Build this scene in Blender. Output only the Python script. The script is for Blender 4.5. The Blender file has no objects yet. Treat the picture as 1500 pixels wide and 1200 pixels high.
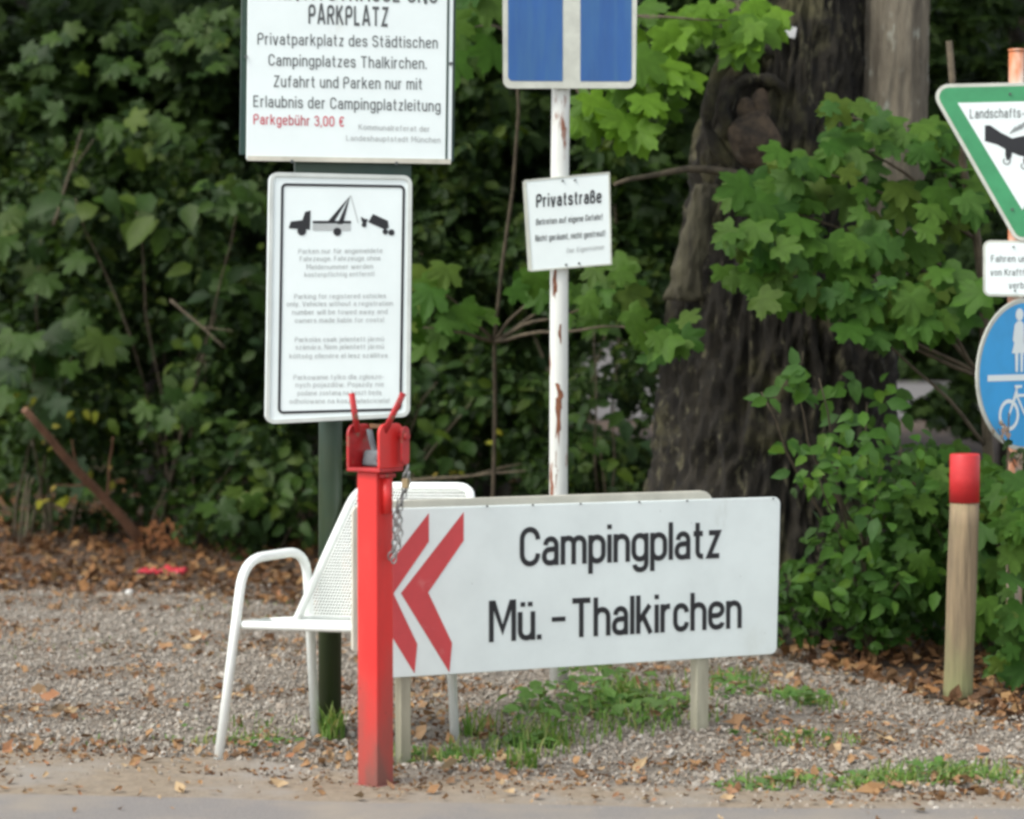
import bpy, math, random
import numpy as np
from mathutils import Vector, Matrix, noise, Euler
random.seed(7); rng = np.random.default_rng(7)
SC = bpy.context.scene; COL = SC.collection
R = math.radians
# ------------------------------------------------------------------ camera
F = 3720.0; CZ = 1.5; PITCH = math.atan(150/F)
cd = bpy.data.cameras.new('camera'); cam = bpy.data.objects.new('camera', cd); COL.objects.link(cam)
cam.location = (0, 0, CZ); cam.rotation_euler = (R(90)-PITCH, 0, 0)
cd.sensor_width = 36; cd.lens = 36*F/1500; cd.clip_end = 2000; cd.clip_start = .1
cd.dof.use_dof = True; cd.dof.focus_distance = 8.7; cd.dof.aperture_fstop = 2.6
SC.camera = cam
# ------------------------------------------------------------------ light
w = bpy.data.worlds.new('World'); SC.world = w; w.use_nodes = True
nt = w.node_tree; bg = nt.nodes['Background']
sky = nt.nodes.new('ShaderNodeTexSky'); sky.sky_type = 'NISHITA'; sky.sun_disc = False
SUN_EL, SUN_AZ = 50, 238          # azimuth clockwise from +Y: behind the camera, to the left
sky.sun_elevation = R(SUN_EL); sky.sun_rotation = R(SUN_AZ); sky.dust_density = 1.5; sky.air_density = 1.0
hs = nt.nodes.new('ShaderNodeHueSaturation'); hs.inputs['Saturation'].default_value = .3
nt.links.new(sky.outputs[0], hs.inputs['Color']); nt.links.new(hs.outputs[0], bg.inputs['Color'])
bg.inputs['Strength'].default_value = .15
ld = bpy.data.lights.new('sun', 'SUN'); ld.energy = 1.3; ld.angle = R(25); ld.color = (1, .95, .85)
sun = bpy.data.objects.new('sun', ld); COL.objects.link(sun)
sdir = Vector((math.sin(R(SUN_AZ))*math.cos(R(SUN_EL)), math.cos(R(SUN_AZ))*math.cos(R(SUN_EL)), math.sin(R(SUN_EL))))
sun.rotation_euler = sdir.to_track_quat('Z', 'Y').to_euler()
SC.view_settings.view_transform = 'Standard'; SC.view_settings.look = 'None'
SC.view_settings.gamma = 1; SC.view_settings.exposure = 1.12; SC.view_settings.use_curve_mapping = False
SC.render.engine = 'CYCLES'; SC.cycles.max_bounces = 6; SC.cycles.use_denoising = True
SC.cycles.pixel_filter_type = 'BLACKMAN_HARRIS'; SC.cycles.filter_width = 3.1
# ------------------------------------------------------------------ helpers
FW = Vector((0, math.cos(PITCH), -math.sin(PITCH))); UP = Vector((0, math.sin(PITCH), math.cos(PITCH)))
C0 = Vector((0, 0, CZ))
def ray(px, py): return Vector((1, 0, 0))*((px-750)/F) + UP*((600-py)/F) + FW
def P(px, py, D):
    r = ray(px, py); return C0 + r*(D/r.y)
def G(px, py):
    r = ray(px, py); return C0 + r*(-CZ/r.z)
def fnoise(x, y, z=0., s=1.): return noise.noise(Vector((x*s, y*s, z*s)))
def gz(x, y):
    if y > 40: return 0.
    a = min(1, max(0, (y-8.0)/1.2)); b = min(1, max(0, (40-y)/10))
    h = .022*fnoise(x, y, 3, 1.1) + .012*fnoise(x, y, 7, 3.1)
    h += .045*math.exp(-((x-.66)**2/.5+(y-9.1)**2/.5))
    h += .12*min(1, max(0, (y-14)/5))
    return h*a*b
def on(x, y, dz=0): return Vector((x, y, gz(x, y)+dz))

class MB:
    def __init__(s): s.v = []; s.f = []; s.m = []; s.sm = []
    def add(s, vs, fs, m=0, smooth=False):
        o = len(s.v); s.v += [tuple(v) for v in vs]
        s.f += [tuple(i+o for i in f) for f in fs]; s.m += [m]*len(fs); s.sm += [smooth]*len(fs)
    def box(s, c, size, rot=None, m=0, taper=1.):
        vs = []
        for z in (-.5, .5):
            k = taper if z > 0 else 1
            for x, y in ((-.5, -.5), (.5, -.5), (.5, .5), (-.5, .5)):
                v = Vector((x*size[0]*k, y*size[1]*k, z*size[2]))
                if rot: v = rot @ v
                vs.append(v + Vector(c))
        s.add(vs, [(3, 2, 1, 0), (4, 5, 6, 7), (0, 1, 5, 4), (1, 2, 6, 5), (2, 3, 7, 6), (3, 0, 4, 7)], m)
    def tube(s, pts, r, n=10, m=0, cap=True, smooth=True, flat=1.):
        pts = [Vector(p) for p in pts]
        rs = r if isinstance(r, (list, tuple)) else [r]*len(pts)
        vs = []; fs = []; ref = None
        for i, p in enumerate(pts):
            t = (pts[min(i+1, len(pts)-1)] - pts[max(i-1, 0)]).normalized()
            if ref is None:
                ref = t.orthogonal().normalized()
            ref = (ref - t*ref.dot(t)).normalized(); b = t.cross(ref)
            for k in range(n):
                a = 2*math.pi*k/n
                vs.append(p + (ref*math.cos(a) + b*math.sin(a)*flat)*rs[i])
        for i in range(len(pts)-1):
            for k in range(n):
                fs.append((i*n+k, i*n+(k+1) % n, (i+1)*n+(k+1) % n, (i+1)*n+k))
        s.add(vs, fs, m, smooth)
        if cap:
            o = len(s.v)-len(vs)
            s.f.append(tuple(o+k for k in reversed(range(n)))); s.f.append(tuple(o+(len(pts)-1)*n+k for k in range(n)))
            s.m += [m, m]; s.sm += [False, False]
    def prism(s, pts_a, pts_b, m=0):
        n = len(pts_a)
        s.add(list(pts_a)+list(pts_b), [tuple(range(n)), tuple(reversed(range(n, 2*n)))] + [(i+n, (i+1) % n+n, (i+1) % n, i) for i in range(n)], m)
    def ball(s, c, r, m=0, seg=12, sc=(1, 1, 1)):
        c = Vector(c); vs = []; fs = []
        for j in range(seg//2+1):
            th = math.pi*j/(seg//2)
            for k in range(seg):
                a = 2*math.pi*k/seg
                vs.append(c+Vector((math.sin(th)*math.cos(a)*sc[0], math.sin(th)*math.sin(a)*sc[1], math.cos(th)*sc[2]))*r)
        for j in range(seg//2):
            for k in range(seg):
                fs.append((j*seg+k, (j+1)*seg+k, (j+1)*seg+(k+1) % seg, j*seg+(k+1) % seg))
        s.add(vs, fs, m, True)
    def build(s, name, mats, parent=None, bevel=0, solo_loc=None):
        me = bpy.data.meshes.new(name)
        loc = Vector(parent['_loc']) if parent is not None else (Vector(solo_loc) if solo_loc is not None else Vector((0, 0, 0)))
        me.from_pydata([(v[0]-loc.x, v[1]-loc.y, v[2]-loc.z) for v in s.v], [], s.f)
        if not isinstance(mats, (list, tuple)): mats = [mats]
        for m in mats: me.materials.append(m)
        me.polygons.foreach_set('material_index', s.m); me.polygons.foreach_set('use_smooth', s.sm)
        me.update()
        o = bpy.data.objects.new(name, me); COL.objects.link(o)
        if parent is not None:
            root = parent
            o.parent = root; o['_loc'] = tuple(loc)
        else: o.location = loc; o['_loc'] = tuple(loc)
        if bevel:
            b = o.modifiers.new('bevel', 'BEVEL'); b.width = bevel; b.segments = 2; b.limit_method = 'ANGLE'; b.angle_limit = R(40)
        return o
def thing(name, label, cat, loc, group=None):
    o = bpy.data.objects.new(name, None); COL.objects.link(o); o.location = loc; o['_loc'] = tuple(loc)
    o.empty_display_size = .1
    return tag(o, label, cat, group)
def tag(o, label, cat, group=None, kind=None):
    if label: o['label'] = label
    if cat: o['category'] = cat
    if group: o['group'] = group
    if kind: o['kind'] = kind
    return o
def fastmesh(name, V, Fc, mat, smooth=False):
    """V (n,3) and triangles Fc (m,3)"""
    me = bpy.data.meshes.new(name); me.vertices.add(len(V)); me.vertices.foreach_set('co', np.asarray(V, dtype=np.float32).ravel())
    m = len(Fc); me.loops.add(m*3); me.polygons.add(m)
    me.loops.foreach_set('vertex_index', np.asarray(Fc, dtype=np.int32).ravel())
    me.polygons.foreach_set('loop_start', np.arange(0, m*3, 3, dtype=np.int32))
    me.polygons.foreach_set('loop_total', np.full(m, 3, dtype=np.int32))
    me.polygons.foreach_set('use_smooth', np.full(m, smooth, dtype=bool))
    me.materials.append(mat); me.update(calc_edges=True)
    return me
def link_mesh(me, name, parent=None, loc=None):
    o = bpy.data.objects.new(name, me); COL.objects.link(o)
    if parent is not None: o.parent = parent
    return o

# ------------------------------------------------------------------ materials
def nodes(m): return m.node_tree.nodes, m.node_tree.links
def mat(name, col, rough=.5, metal=0., var=.12, scale=8., bump=0., bscale=60., spec=.5, col2=None, lo=.35, hi=.65, stretch=(1, 1, 1)):
    m = bpy.data.materials.new(name); m.use_nodes = True; N, L = nodes(m)
    b = N['Principled BSDF']; b.inputs['Roughness'].default_value = rough; b.inputs['Metallic'].default_value = metal
    b.inputs['Specular IOR Level'].default_value = spec
    tc = N.new('ShaderNodeTexCoord'); mp = N.new('ShaderNodeMapping'); mp.inputs['Scale'].default_value = stretch
    L.new(tc.outputs['Object'], mp.inputs['Vector'])
    nz = N.new('ShaderNodeTexNoise'); nz.inputs['Scale'].default_value = scale; nz.inputs['Detail'].default_value = 6; nz.inputs['Roughness'].default_value = .65
    L.new(mp.outputs[0], nz.inputs['Vector'])
    rp = N.new('ShaderNodeValToRGB'); L.new(nz.outputs[0], rp.inputs[0])
    c2 = col2 or tuple(max(0, c*(1-var*2.2)) for c in col)
    rp.color_ramp.elements[0].position = lo; rp.color_ramp.elements[1].position = hi
    rp.color_ramp.elements[0].color = (*c2, 1); rp.color_ramp.elements[1].color = (*col, 1)
    L.new(rp.outputs[0], b.inputs['Base Color'])
    if bump:
        n2 = N.new('ShaderNodeTexNoise'); n2.inputs['Scale'].default_value = bscale; n2.inputs['Detail'].default_value = 5
        L.new(mp.outputs[0], n2.inputs['Vector'])
        bp = N.new('ShaderNodeBump'); bp.inputs['Strength'].default_value = bump; bp.inputs['Distance'].default_value = .02
        L.new(n2.outputs[0], bp.inputs['Height']); L.new(bp.outputs[0], b.inputs['Normal'])
    m['_'] = 1
    return m
def overlay(m, col, scale, lo, hi, stretch=(1, 1, 1), zgrad=None, seed=0.):
    """stains / rust laid over a material by thresholded noise, optionally strongest near the ground (zgrad = z0,z1 world)"""
    N, L = nodes(m); b = N['Principled BSDF']; src = b.inputs['Base Color'].links[0].from_socket
    tc = N.new('ShaderNodeTexCoord'); mp = N.new('ShaderNodeMapping'); mp.inputs['Scale'].default_value = stretch; mp.inputs['Location'].default_value = (seed, seed*.7, seed*1.3)
    L.new(tc.outputs['Object'], mp.inputs['Vector'])
    nz = N.new('ShaderNodeTexNoise'); nz.inputs['Scale'].default_value = scale; nz.inputs['Detail'].default_value = 8; nz.inputs['Roughness'].default_value = .6
    L.new(mp.outputs[0], nz.inputs['Vector'])
    val = nz.outputs[0]
    if zgrad:
        gm = N.new('ShaderNodeNewGeometry'); sp = N.new('ShaderNodeSeparateXYZ'); L.new(gm.outputs['Position'], sp.inputs[0])
        mr = N.new('ShaderNodeMapRange'); mr.inputs['From Min'].default_value = zgrad[0]; mr.inputs['From Max'].default_value = zgrad[1]
        mr.inputs['To Min'].default_value = .5; mr.inputs['To Max'].default_value = -.1
        L.new(sp.outputs['Z'], mr.inputs['Value'])
        ad = N.new('ShaderNodeMath'); L.new(val, ad.inputs[0]); L.new(mr.outputs[0], ad.inputs[1]); val = ad.outputs[0]
    rp = N.new('ShaderNodeMapRange'); rp.inputs['From Min'].default_value = lo; rp.inputs['From Max'].default_value = hi
    L.new(val, rp.inputs['Value'])
    mx = N.new('ShaderNodeMix'); mx.data_type = 'RGBA'; L.new(rp.outputs[0], mx.inputs[0]); L.new(src, mx.inputs[6])
    mx.inputs[7].default_value = (*col, 1); L.new(mx.outputs[2], b.inputs['Base Color'])
    return m
def leafmat(name, cols, rough=.6, trans=.3, per='object', spec=.15):
    m = bpy.data.materials.new(name); m.use_nodes = True; N, L = nodes(m); b = N['Principled BSDF']
    b.inputs['Roughness'].default_value = rough; b.inputs['Specular IOR Level'].default_value = spec
    if per == 'object': src = N.new('ShaderNodeObjectInfo').outputs['Random']
    else: src = N.new('ShaderNodeNewGeometry').outputs['Random Per Island']
    rp = N.new('ShaderNodeValToRGB'); L.new(src, rp.inputs[0]); e = rp.color_ramp.elements
    e[0].color = (*cols[0], 1); e[1].color = (*cols[-1], 1)
    for i, c in enumerate(cols[1:-1]):
        q = e.new((i+1)/(len(cols)-1)); q.color = (*c, 1)
    tc = N.new('ShaderNodeTexCoord'); nz = N.new('ShaderNodeTexNoise'); nz.inputs['Scale'].default_value = 4 if per == 'object' else 9
    L.new(tc.outputs['Object'], nz.inputs[0])
    mr = N.new('ShaderNodeMapRange'); mr.inputs['To Min'].default_value = .65; mr.inputs['To Max'].default_value = 1.35
    L.new(nz.outputs[0], mr.inputs[0])
    mu = N.new('ShaderNodeVectorMath'); mu.operation = 'SCALE'; L.new(rp.outputs[0], mu.inputs[0]); L.new(mr.outputs[0], mu.inputs['Scale'])
    L.new(mu.outputs[0], b.inputs['Base Color'])
    tr = N.new('ShaderNodeBsdfTranslucent'); m2 = N.new('ShaderNodeVectorMath'); m2.operation = 'MULTIPLY'
    L.new(mu.outputs[0], m2.inputs[0]); m2.inputs[1].default_value = (1.5, 1.5, .7); L.new(m2.outputs[0], tr.inputs[0])
    ms = N.new('ShaderNodeMixShader'); ms.inputs[0].default_value = trans
    L.new(b.outputs[0], ms.inputs[1]); L.new(tr.outputs[0], ms.inputs[2])
    L.new(ms.outputs[0], N['Material Output'].inputs['Surface'])
    return m
def islandmat(name, cols, rough=.8):
    m = leafmat(name, cols, rough, 0, 'island', .2); return m

M_white = overlay(mat('white_sign_sheet', (.79, .87, .85), .35, var=.03, scale=3), (.55, .58, .5), 5, .62, .85, (1, 1, .4))
M_whitecamp = overlay(overlay(mat('white_sign_sheet_weathered', (.76, .83, .80), .4, var=.04, scale=4), (.42, .45, .38), 6, .66, .85, (1, 1, .3)), (.16, .19, .13), 38, .71, .78)
M_whitecamp = overlay(M_whitecamp, (.50, .52, .42), 2.2, .60, .95, (1, 1, .7), seed=2.2)
M_cream = overlay(mat('cream_painted_metal', (.62, .6, .5), .5, var=.1, scale=6), (.3, .3, .2), 9, .58, .8, (1, 1, .4))
M_legs = overlay(mat('weathered_cream_wood', (.40, .38, .28), .8, var=.2, scale=18, stretch=(1, 1, .15)), (.22, .22, .15), 6, .45, .8, (1, 1, .3), (-.1, .25))
M_black = mat('black_print', (.014, .015, .018), .5, var=.1)
M_ink = mat('dark_grey_print', (.09, .10, .10), .5, var=.1)
M_inkl = mat('faded_grey_print', (.46, .49, .48), .5, var=.1)
M_redprint = overlay(mat('red_print_faded', (.58, .06, .065), .5, var=.06), (.6, .2, .19), 14, .6, .9)
M_redtext = mat('red_lettering', (.62, .06, .09), .5)
M_alu = mat('aluminium_rim', (.62, .66, .62), .35, .2, var=.08)
M_green = overlay(mat('dark_green_post_paint', (.008, .048, .040), .4, var=.15, scale=5), (.035, .050, .020), 4, .25, .8, (1, 1, .6), (.0, 1.3))
M_red = overlay(overlay(mat('red_gloss_paint', (.74, .030, .026), .38, var=.10, scale=5, stretch=(1, 1, .3)), (.20, .075, .06), 9, .42, .95, (1, 1, .35), (-.1, .55)), (.12, .04, .03), 24, .69, .72)
M_red2 = overlay(mat('red_fork_paint', (.50, .022, .024), .42, var=.2, scale=12), (.22, .12, .07), 26, .56, .66)
M_redcap = overlay(mat('red_band_paint', (.58, .026, .028), .5, var=.1, scale=12), (.55, .3, .1), 20, .68, .8, (1, 1, .2))
M_rustbar = mat('rusty_brown_bar', (.28, .15, .07), .8, var=.3, scale=20)
M_rubber = mat('grey_rubber_block', (.16, .19, .2), .7, var=.25, scale=15)
M_chairw = overlay(mat('white_chair_enamel', (.85, .89, .85), .3, var=.02), (.5, .5, .36), 5, .66, .9)
M_polew = overlay(overlay(mat('white_pole_paint', (.72, .74, .69), .4, var=.08, scale=5, stretch=(1, 1, .3)), (.38, .34, .24), 7, .58, .85, (2, 2, .25)), (.24, .085, .04), 6.5, .585, .625, (1.6, 1.6, .35), seed=4.3)
M_rust = mat('rust_stain', (.26, .10, .05), .9, var=.25, scale=30)
M_poler = overlay(mat('rusting_white_pole', (.74, .66, .56), .5, var=.15), (.5, .16, .06), 5, .42, .6, (1.5, 1.5, .4), seed=1)
M_blue = overlay(mat('blue_sign_film', (.016, .10, .32), .35, var=.1, scale=5, stretch=(1, 1, .3)), (.035, .13, .27), 9, .45, .8, (3, 1, .3))
M_blue2 = mat('bright_blue_sign_film', (.025, .36, .74), .35, var=.06)
M_rim = mat('pale_sign_border', (.58, .60, .52), .5, var=.12, scale=9)
M_sgreen = mat('green_sign_border_film', (.05, .30, .125), .4, var=.1)
M_steel = mat('dull_steel', (.35, .36, .35), .35, .7, var=.2)
M_brass = mat('brass_padlock_body', (.45, .36, .2), .4, .6)
M_wood = overlay(overlay(mat('weathered_post_wood', (.29, .215, .125), .85, col2=(.15, .115, .07), scale=34, stretch=(1, 1, .07), bump=.9, bscale=40), (.22, .22, .10), 6, .42, .9, (1, 1, .5), (.0, .35)), (.15, .10, .06), 24, .70, .76, (1, 1, .5))
M_bark = overlay(overlay(mat('dark_furrowed_bark', (.019, .0155, .009), .95, col2=(.005, .004, .0025), scale=18, stretch=(1, 1, .4), bump=.8, bscale=30), (.085, .078, .046), 22, .57, .66, (1, 1, .4)), (.055, .050, .022), 3.2, .54, .66, seed=3)
M_bark2 = overlay(mat('grey_brown_bark', (.19, .165, .12), .95, col2=(.07, .058, .042), scale=12, stretch=(1, 1, .2), bump=.8, bscale=30), (.36, .38, .32), 14, .60, .74, (1, 1, .4))
M_barkpale = mat('pale_bare_wood', (.11, .10, .06), .9, col2=(.03, .026, .017), scale=16, stretch=(1, 1, .2), bump=.6, bscale=30)
M_burl = overlay(mat('burl_wood', (.085, .058, .036), .9, col2=(.018, .013, .009), scale=14, bump=.9, bscale=25), (.13, .11, .08), 12, .6, .75)
M_twig = mat('twig_bark', (.12, .095, .06), .9, var=.25, scale=20)
M_deadwood = mat('red_brown_dead_branch', (.20, .10, .055), .9, var=.2, scale=16, stretch=(1, 1, .5))
L_maple = leafmat('maple_leaf_green', [(.030, .085, .012), (.048, .118, .014), (.070, .140, .020), (.036, .095, .020), (.085, .13, .018)], .55, .32)
L_bright = leafmat('maple_leaf_light_green', [(.085, .185, .018), (.12, .235, .02), (.065, .14, .02)], .55, .4)
L_elder = leafmat('elder_leaf_green', [(.036, .098, .016), (.062, .145, .018), (.048, .11, .030), (.085, .17, .016)], .5, .3)
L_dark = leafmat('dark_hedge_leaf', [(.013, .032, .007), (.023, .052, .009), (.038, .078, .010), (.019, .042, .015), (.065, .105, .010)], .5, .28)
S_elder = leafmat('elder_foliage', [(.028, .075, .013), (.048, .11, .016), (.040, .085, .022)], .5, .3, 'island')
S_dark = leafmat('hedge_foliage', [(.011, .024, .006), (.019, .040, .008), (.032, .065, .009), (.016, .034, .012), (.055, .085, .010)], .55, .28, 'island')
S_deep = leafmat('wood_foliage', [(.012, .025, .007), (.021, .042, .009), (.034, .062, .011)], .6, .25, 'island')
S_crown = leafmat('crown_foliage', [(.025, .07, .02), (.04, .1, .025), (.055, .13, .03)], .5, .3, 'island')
S_yellow = leafmat('yellow_leaf', [(.32, .30, .03), (.22, .25, .03), (.35, .26, .06)], .6, .4)
S_litter = islandmat('brown_leaf_litter', [(.06, .032, .018), (.13, .065, .03), (.23, .115, .045), (.09, .05, .028), (.28, .17, .075)], .9)
S_litter2 = islandmat('tan_fallen_leaf', [(.24, .135, .065), (.32, .19, .09), (.19, .11, .06), (.38, .28, .16), (.26, .12, .06), (.22, .16, .10)], .85)
S_stone = islandmat('gravel_stones', [(.25, .22, .18), (.33, .30, .255), (.18, .155, .125), (.36, .33, .28), (.27, .22, .17), (.46, .43, .38)], .9)
S_grass = leafmat('grass_blades', [(.08, .17, .03), (.13, .24, .05), (.19, .27, .08), (.30, .30, .13)], .6, .3, 'island')
S_weed = leafmat('weed_leaves', [(.08, .17, .04), (.13, .24, .06), (.09, .15, .05)], .55, .3, 'island')
M_soil = overlay(mat('forest_soil', (.075, .052, .034), .95, var=.28, scale=5, bump=.8, bscale=40), (.16, .09, .045), 22, .5, .62)
M_gravel = overlay(overlay(mat('gravel_bed', (.26, .228, .185), .95, col2=(.17, .145, .112), scale=45, bump=.9, bscale=110), (.27, .25, .22), 90, .55, .6), (.15, .11, .07), 2.2, .5, .72)
M_shoulder = overlay(mat('sandy_shoulder', (.27, .218, .155), .95, col2=(.18, .14, .095), scale=30, bump=.4, bscale=120), (.25, .225, .19), 3, .45, .65)
M_road = overlay(mat('dusty_asphalt', (.23, .212, .195), .9, col2=(.16, .148, .136), scale=120, bump=.4, bscale=200), (.26, .225, .18), 2.5, .45, .7)
M_farroad = mat('pale_far_road', (.115, .107, .10), .9, var=.08, scale=1)
M_sand = mat('sandy_track', (.30, .24, .12), .9, var=.12, scale=2)

# ------------------------------------------------------------------ setting: ground, gravel, shoulder, road
def interp(pts, x):
    if x <= pts[0][0]: return pts[0][1]
    for a, b in zip(pts, pts[1:]):
        if x <= b[0]: return a[1]+(b[1]-a[1])*(x-a[0])/(b[0]-a[0])
    return pts[-1][1]
def curve(pxs): return sorted([(G(*p).x, G(*p).y) for p in pxs])
C_far = curve([(-500, 858), (0, 862), (200, 868), (330, 876), (450, 890), (600, 897), (850, 915), (1000, 940), (1150, 965), (1300, 1005), (1400, 1038), (1500, 1062), (1900, 1120)])
C_mid = curve([(-700, 1090), (0, 1102), (300, 1114), (600, 1137), (900, 1152), (1200, 1165), (1500, 1172), (2100, 1180)])
C_near = curve([(-700, 1160), (0, 1170), (500, 1182), (1000, 1191), (1500, 1194), (2100, 1197)])
def strip(name, ya, yb, x0, x1, nx, ny, dz, m, jit=.06, rows=None):
    b = MB(); vs = []; fs = []
    for i in range(nx+1):
        x = x0+(x1-x0)*i/nx
        a = ya(x)+jit*fnoise(x, 1.7, 0, 4)+jit*.5*fnoise(x, 5.7, 0, 14); c = yb(x)+jit*fnoise(x, 9.2, 0, 4)+jit*.5*fnoise(x, 3.7, 0, 14)
        for j in range(ny+1):
            y = a+(c-a)*j/ny; e = min(1, 6*min(j, ny-j)/ny+.0)
            vs.append((x, y, gz(x, y)+dz-.0*(1-e)))
    for i in range(nx):
        for j in range(ny):
            k = i*(ny+1)+j; fs.append((k, k+ny+1, k+ny+2, k+1))
    b.add(vs, fs, 0, True); o = b.build(name, m); o['kind'] = 'structure'; return o
xs = [-600, -200, -80, -40, -20, -12]+[-8+.1*i for i in range(161)]+[12, 20, 40, 80, 200, 600]
ys = [-60, -10, 0, 5, 7]+[7.2+.1*i for i in range(140)]+[21.5+.5*i for i in range(40)]+[45, 60, 90, 150, 300, 900]
b = MB(); b.add([(x, y, gz(x, y)) for x in xs for y in ys], [(i*len(ys)+j, (i+1)*len(ys)+j, (i+1)*len(ys)+j+1, i*len(ys)+j+1) for i in range(len(xs)-1) for j in range(len(ys)-1)], 0, True)
b.build('ground', M_soil)['kind'] = 'structure'
strip('gravel', lambda x: interp(C_mid, x)-.12, lambda x: interp(C_far, x), -6, 6, 160, 60, .006, M_gravel)
strip('road_shoulder', lambda x: interp(C_near, x)-.2, lambda x: interp(C_mid, x), -6, 6, 320, 16, .011, M_shoulder, .10)
strip('road', lambda x: -3., lambda x: interp(C_near, x), -60, 60, 900, 12, .016, M_road, .02)
strip('far_road', lambda x: 31., lambda x: 106., -9, 90, 30, 4, .03, M_farroad, 0)
strip('sandy_track', lambda x: 20.5, lambda x: 25., -14, -3.1, 10, 8, .02, M_sand, .3)

# gravel stones and litter as stuff
def ico():
    t = (1+5**.5)/2
    V = np.array([(-1, t, 0), (1, t, 0), (-1, -t, 0), (1, -t, 0), (0, -1, t), (0, 1, t), (0, -1, -t), (0, 1, -t), (t, 0, -1), (t, 0, 1), (-t, 0, -1), (-t, 0, 1)], float)
    V /= np.linalg.norm(V[0])
    Fc = np.array([(0, 11, 5), (0, 5, 1), (0, 1, 7), (0, 7, 10), (0, 10, 11), (1, 5, 9), (5, 11, 4), (11, 10, 2), (10, 7, 6), (7, 1, 8), (3, 9, 4), (3, 4, 2), (3, 2, 6), (3, 6, 8), (3, 8, 9), (4, 9, 5), (2, 4, 11), (6, 2, 10), (8, 6, 7), (9, 8, 1)])
    return V, Fc
def scatter(T, Fc, pos, mats3, scale, jitter=0.):
    """T (k,3), pos (n,3), mats3 (n,3,3) columns = axes, scale (n,3)"""
    n, k = len(pos), len(T)
    V = np.einsum('nij,nkj->nki', mats3, T[None]*scale[:, None, :])
    if jitter: V += rng.normal(0, 1, V.shape)*jitter*scale.mean(1)[:, None, None]
    V += pos[:, None, :]
    FF = (Fc[None]+(np.arange(n)*k)[:, None, None]).reshape(-1, 3)
    return V.reshape(-1, 3), FF
def randrot(n):
    q = rng.normal(size=(n, 4)); q /= np.linalg.norm(q, axis=1)[:, None]; a, b_, c, d = q.T
    return np.stack([np.stack([1-2*(c*c+d*d), 2*(b_*c-a*d), 2*(b_*d+a*c)], 1), np.stack([2*(b_*c+a*d), 1-2*(b_*b_+d*d), 2*(c*d-a*b_)], 1), np.stack([2*(b_*d-a*c), 2*(c*d+a*b_), 1-2*(b_*b_+c*c)], 1)], 1)
def frames(nrm, tip):
    nrm = nrm/np.linalg.norm(nrm, axis=1)[:, None]
    tip = tip-nrm*(tip*nrm).sum(1)[:, None]; tip /= np.linalg.norm(tip, axis=1)[:, None]
    x = np.cross(tip, nrm); return np.stack([x, tip, nrm], 2)
def ground_pts(n, test, x0=-4.6, x1=4.6, y0=7.4, y1=16):
    out = []
    while len(out) < n:
        y = y0+(y1-y0)*random.random()**1.25; x = random.uniform(x0, x1)
        if abs(x) > .23*y+.3: continue
        if test(x, y): out.append((x, y, gz(x, y)))
    return np.array(out)
def in_gravel(x, y):
    a = interp(C_mid, x); c = interp(C_far, x)
    if a+.03 < y < c-.1: return fnoise(x, y*1.6, 0, 1.3) > -.16+.1*fnoise(x, y, 4, 9) or random.random() < .3
    return (a-.5 < y < c+.6) and random.random() < .22*(1 if y > c-.2 else max(0, 1-(a-y)/.5))
pos = ground_pts(42000, in_gravel); V0, F0 = ico(); n = len(pos)
s = np.exp(rng.normal(math.log(.0058), .40, n)); s = np.clip(s, .004, .03); sc = np.stack([s, s*rng.uniform(.6, 1, n), s*rng.uniform(.45, .8, n)], 1)
pos[:, 2] += .008+s*.3
o = link_mesh(fastmesh('gravel_stones', *scatter(V0, F0, pos, randrot(n), sc, .12), S_stone), 'gravel_stones'); tag(o, 'pale grey loose gravel stones covering the open strip', 'gravel', kind='stuff')
# curled fallen leaf template
CT = np.array([(0, -1, .15), (-.45, -.35, .12), (.45, -.35, .3), (-.55, .25, .2), (.5, .3, .05), (0, 0, 0), (0, 1, .35)], float)
CF = np.array([(0, 5, 1), (0, 2, 5), (1, 5, 3), (5, 2, 4), (3, 5, 6), (5, 4, 6)])
def litter_test(x, y):
    c = interp(C_far, x)
    if y > c-.15: return True
    return False
pos = ground_pts(15000, litter_test, y0=9, y1=20, x0=-5.2, x1=5.2); n = len(pos); s = rng.uniform(.012, .045, n)
pos[:, 2] += rng.uniform(.003, .05, n)
up = np.tile([0, 0, 1.], (n, 1))+rng.normal(0, .55, (n, 3)); tp = rng.normal(size=(n, 3))
o = link_mesh(fastmesh('leaf_litter', *scatter(CT, CF, pos, frames(up, tp), np.stack([s, s, s], 1), .12), S_litter), 'leaf_litter'); tag(o, 'brown dead leaf litter banked under the hedge', 'leaf litter', kind='stuff')
def lit2(x, y):
    if y < interp(C_near, x)+.0: return random.random() < .015
    if y < interp(C_mid, x)-.05: return random.random() < .3
    if y < interp(C_mid, x)+.30: return random.random() < .95
    c = interp(C_far, x)
    return y < c+.3 and (fnoise(x, y*1.6, 0, 1.3) < -.12 or fnoise(x, y, 5, 1.6) > .2 or random.random() < .1 or y > c-.5)
pos = ground_pts(4300, lit2, y0=7.2, y1=14.5); n = len(pos); s = np.exp(rng.normal(math.log(.014), .4, n)); pos[:, 2] += .022
up = np.tile([0, 0, 1.], (n, 1))+rng.normal(0, .45, (n, 3)); tp = rng.normal(size=(n, 3))
o = link_mesh(fastmesh('scattered_dead_leaves', *scatter(CT, CF, pos, frames(up, tp), np.stack([s, s, s], 1), .12), S_litter2), 'scattered_dead_leaves'); tag(o, 'small tan dead leaves strewn thinly over gravel and road edge', 'dead leaves', kind='stuff')

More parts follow.
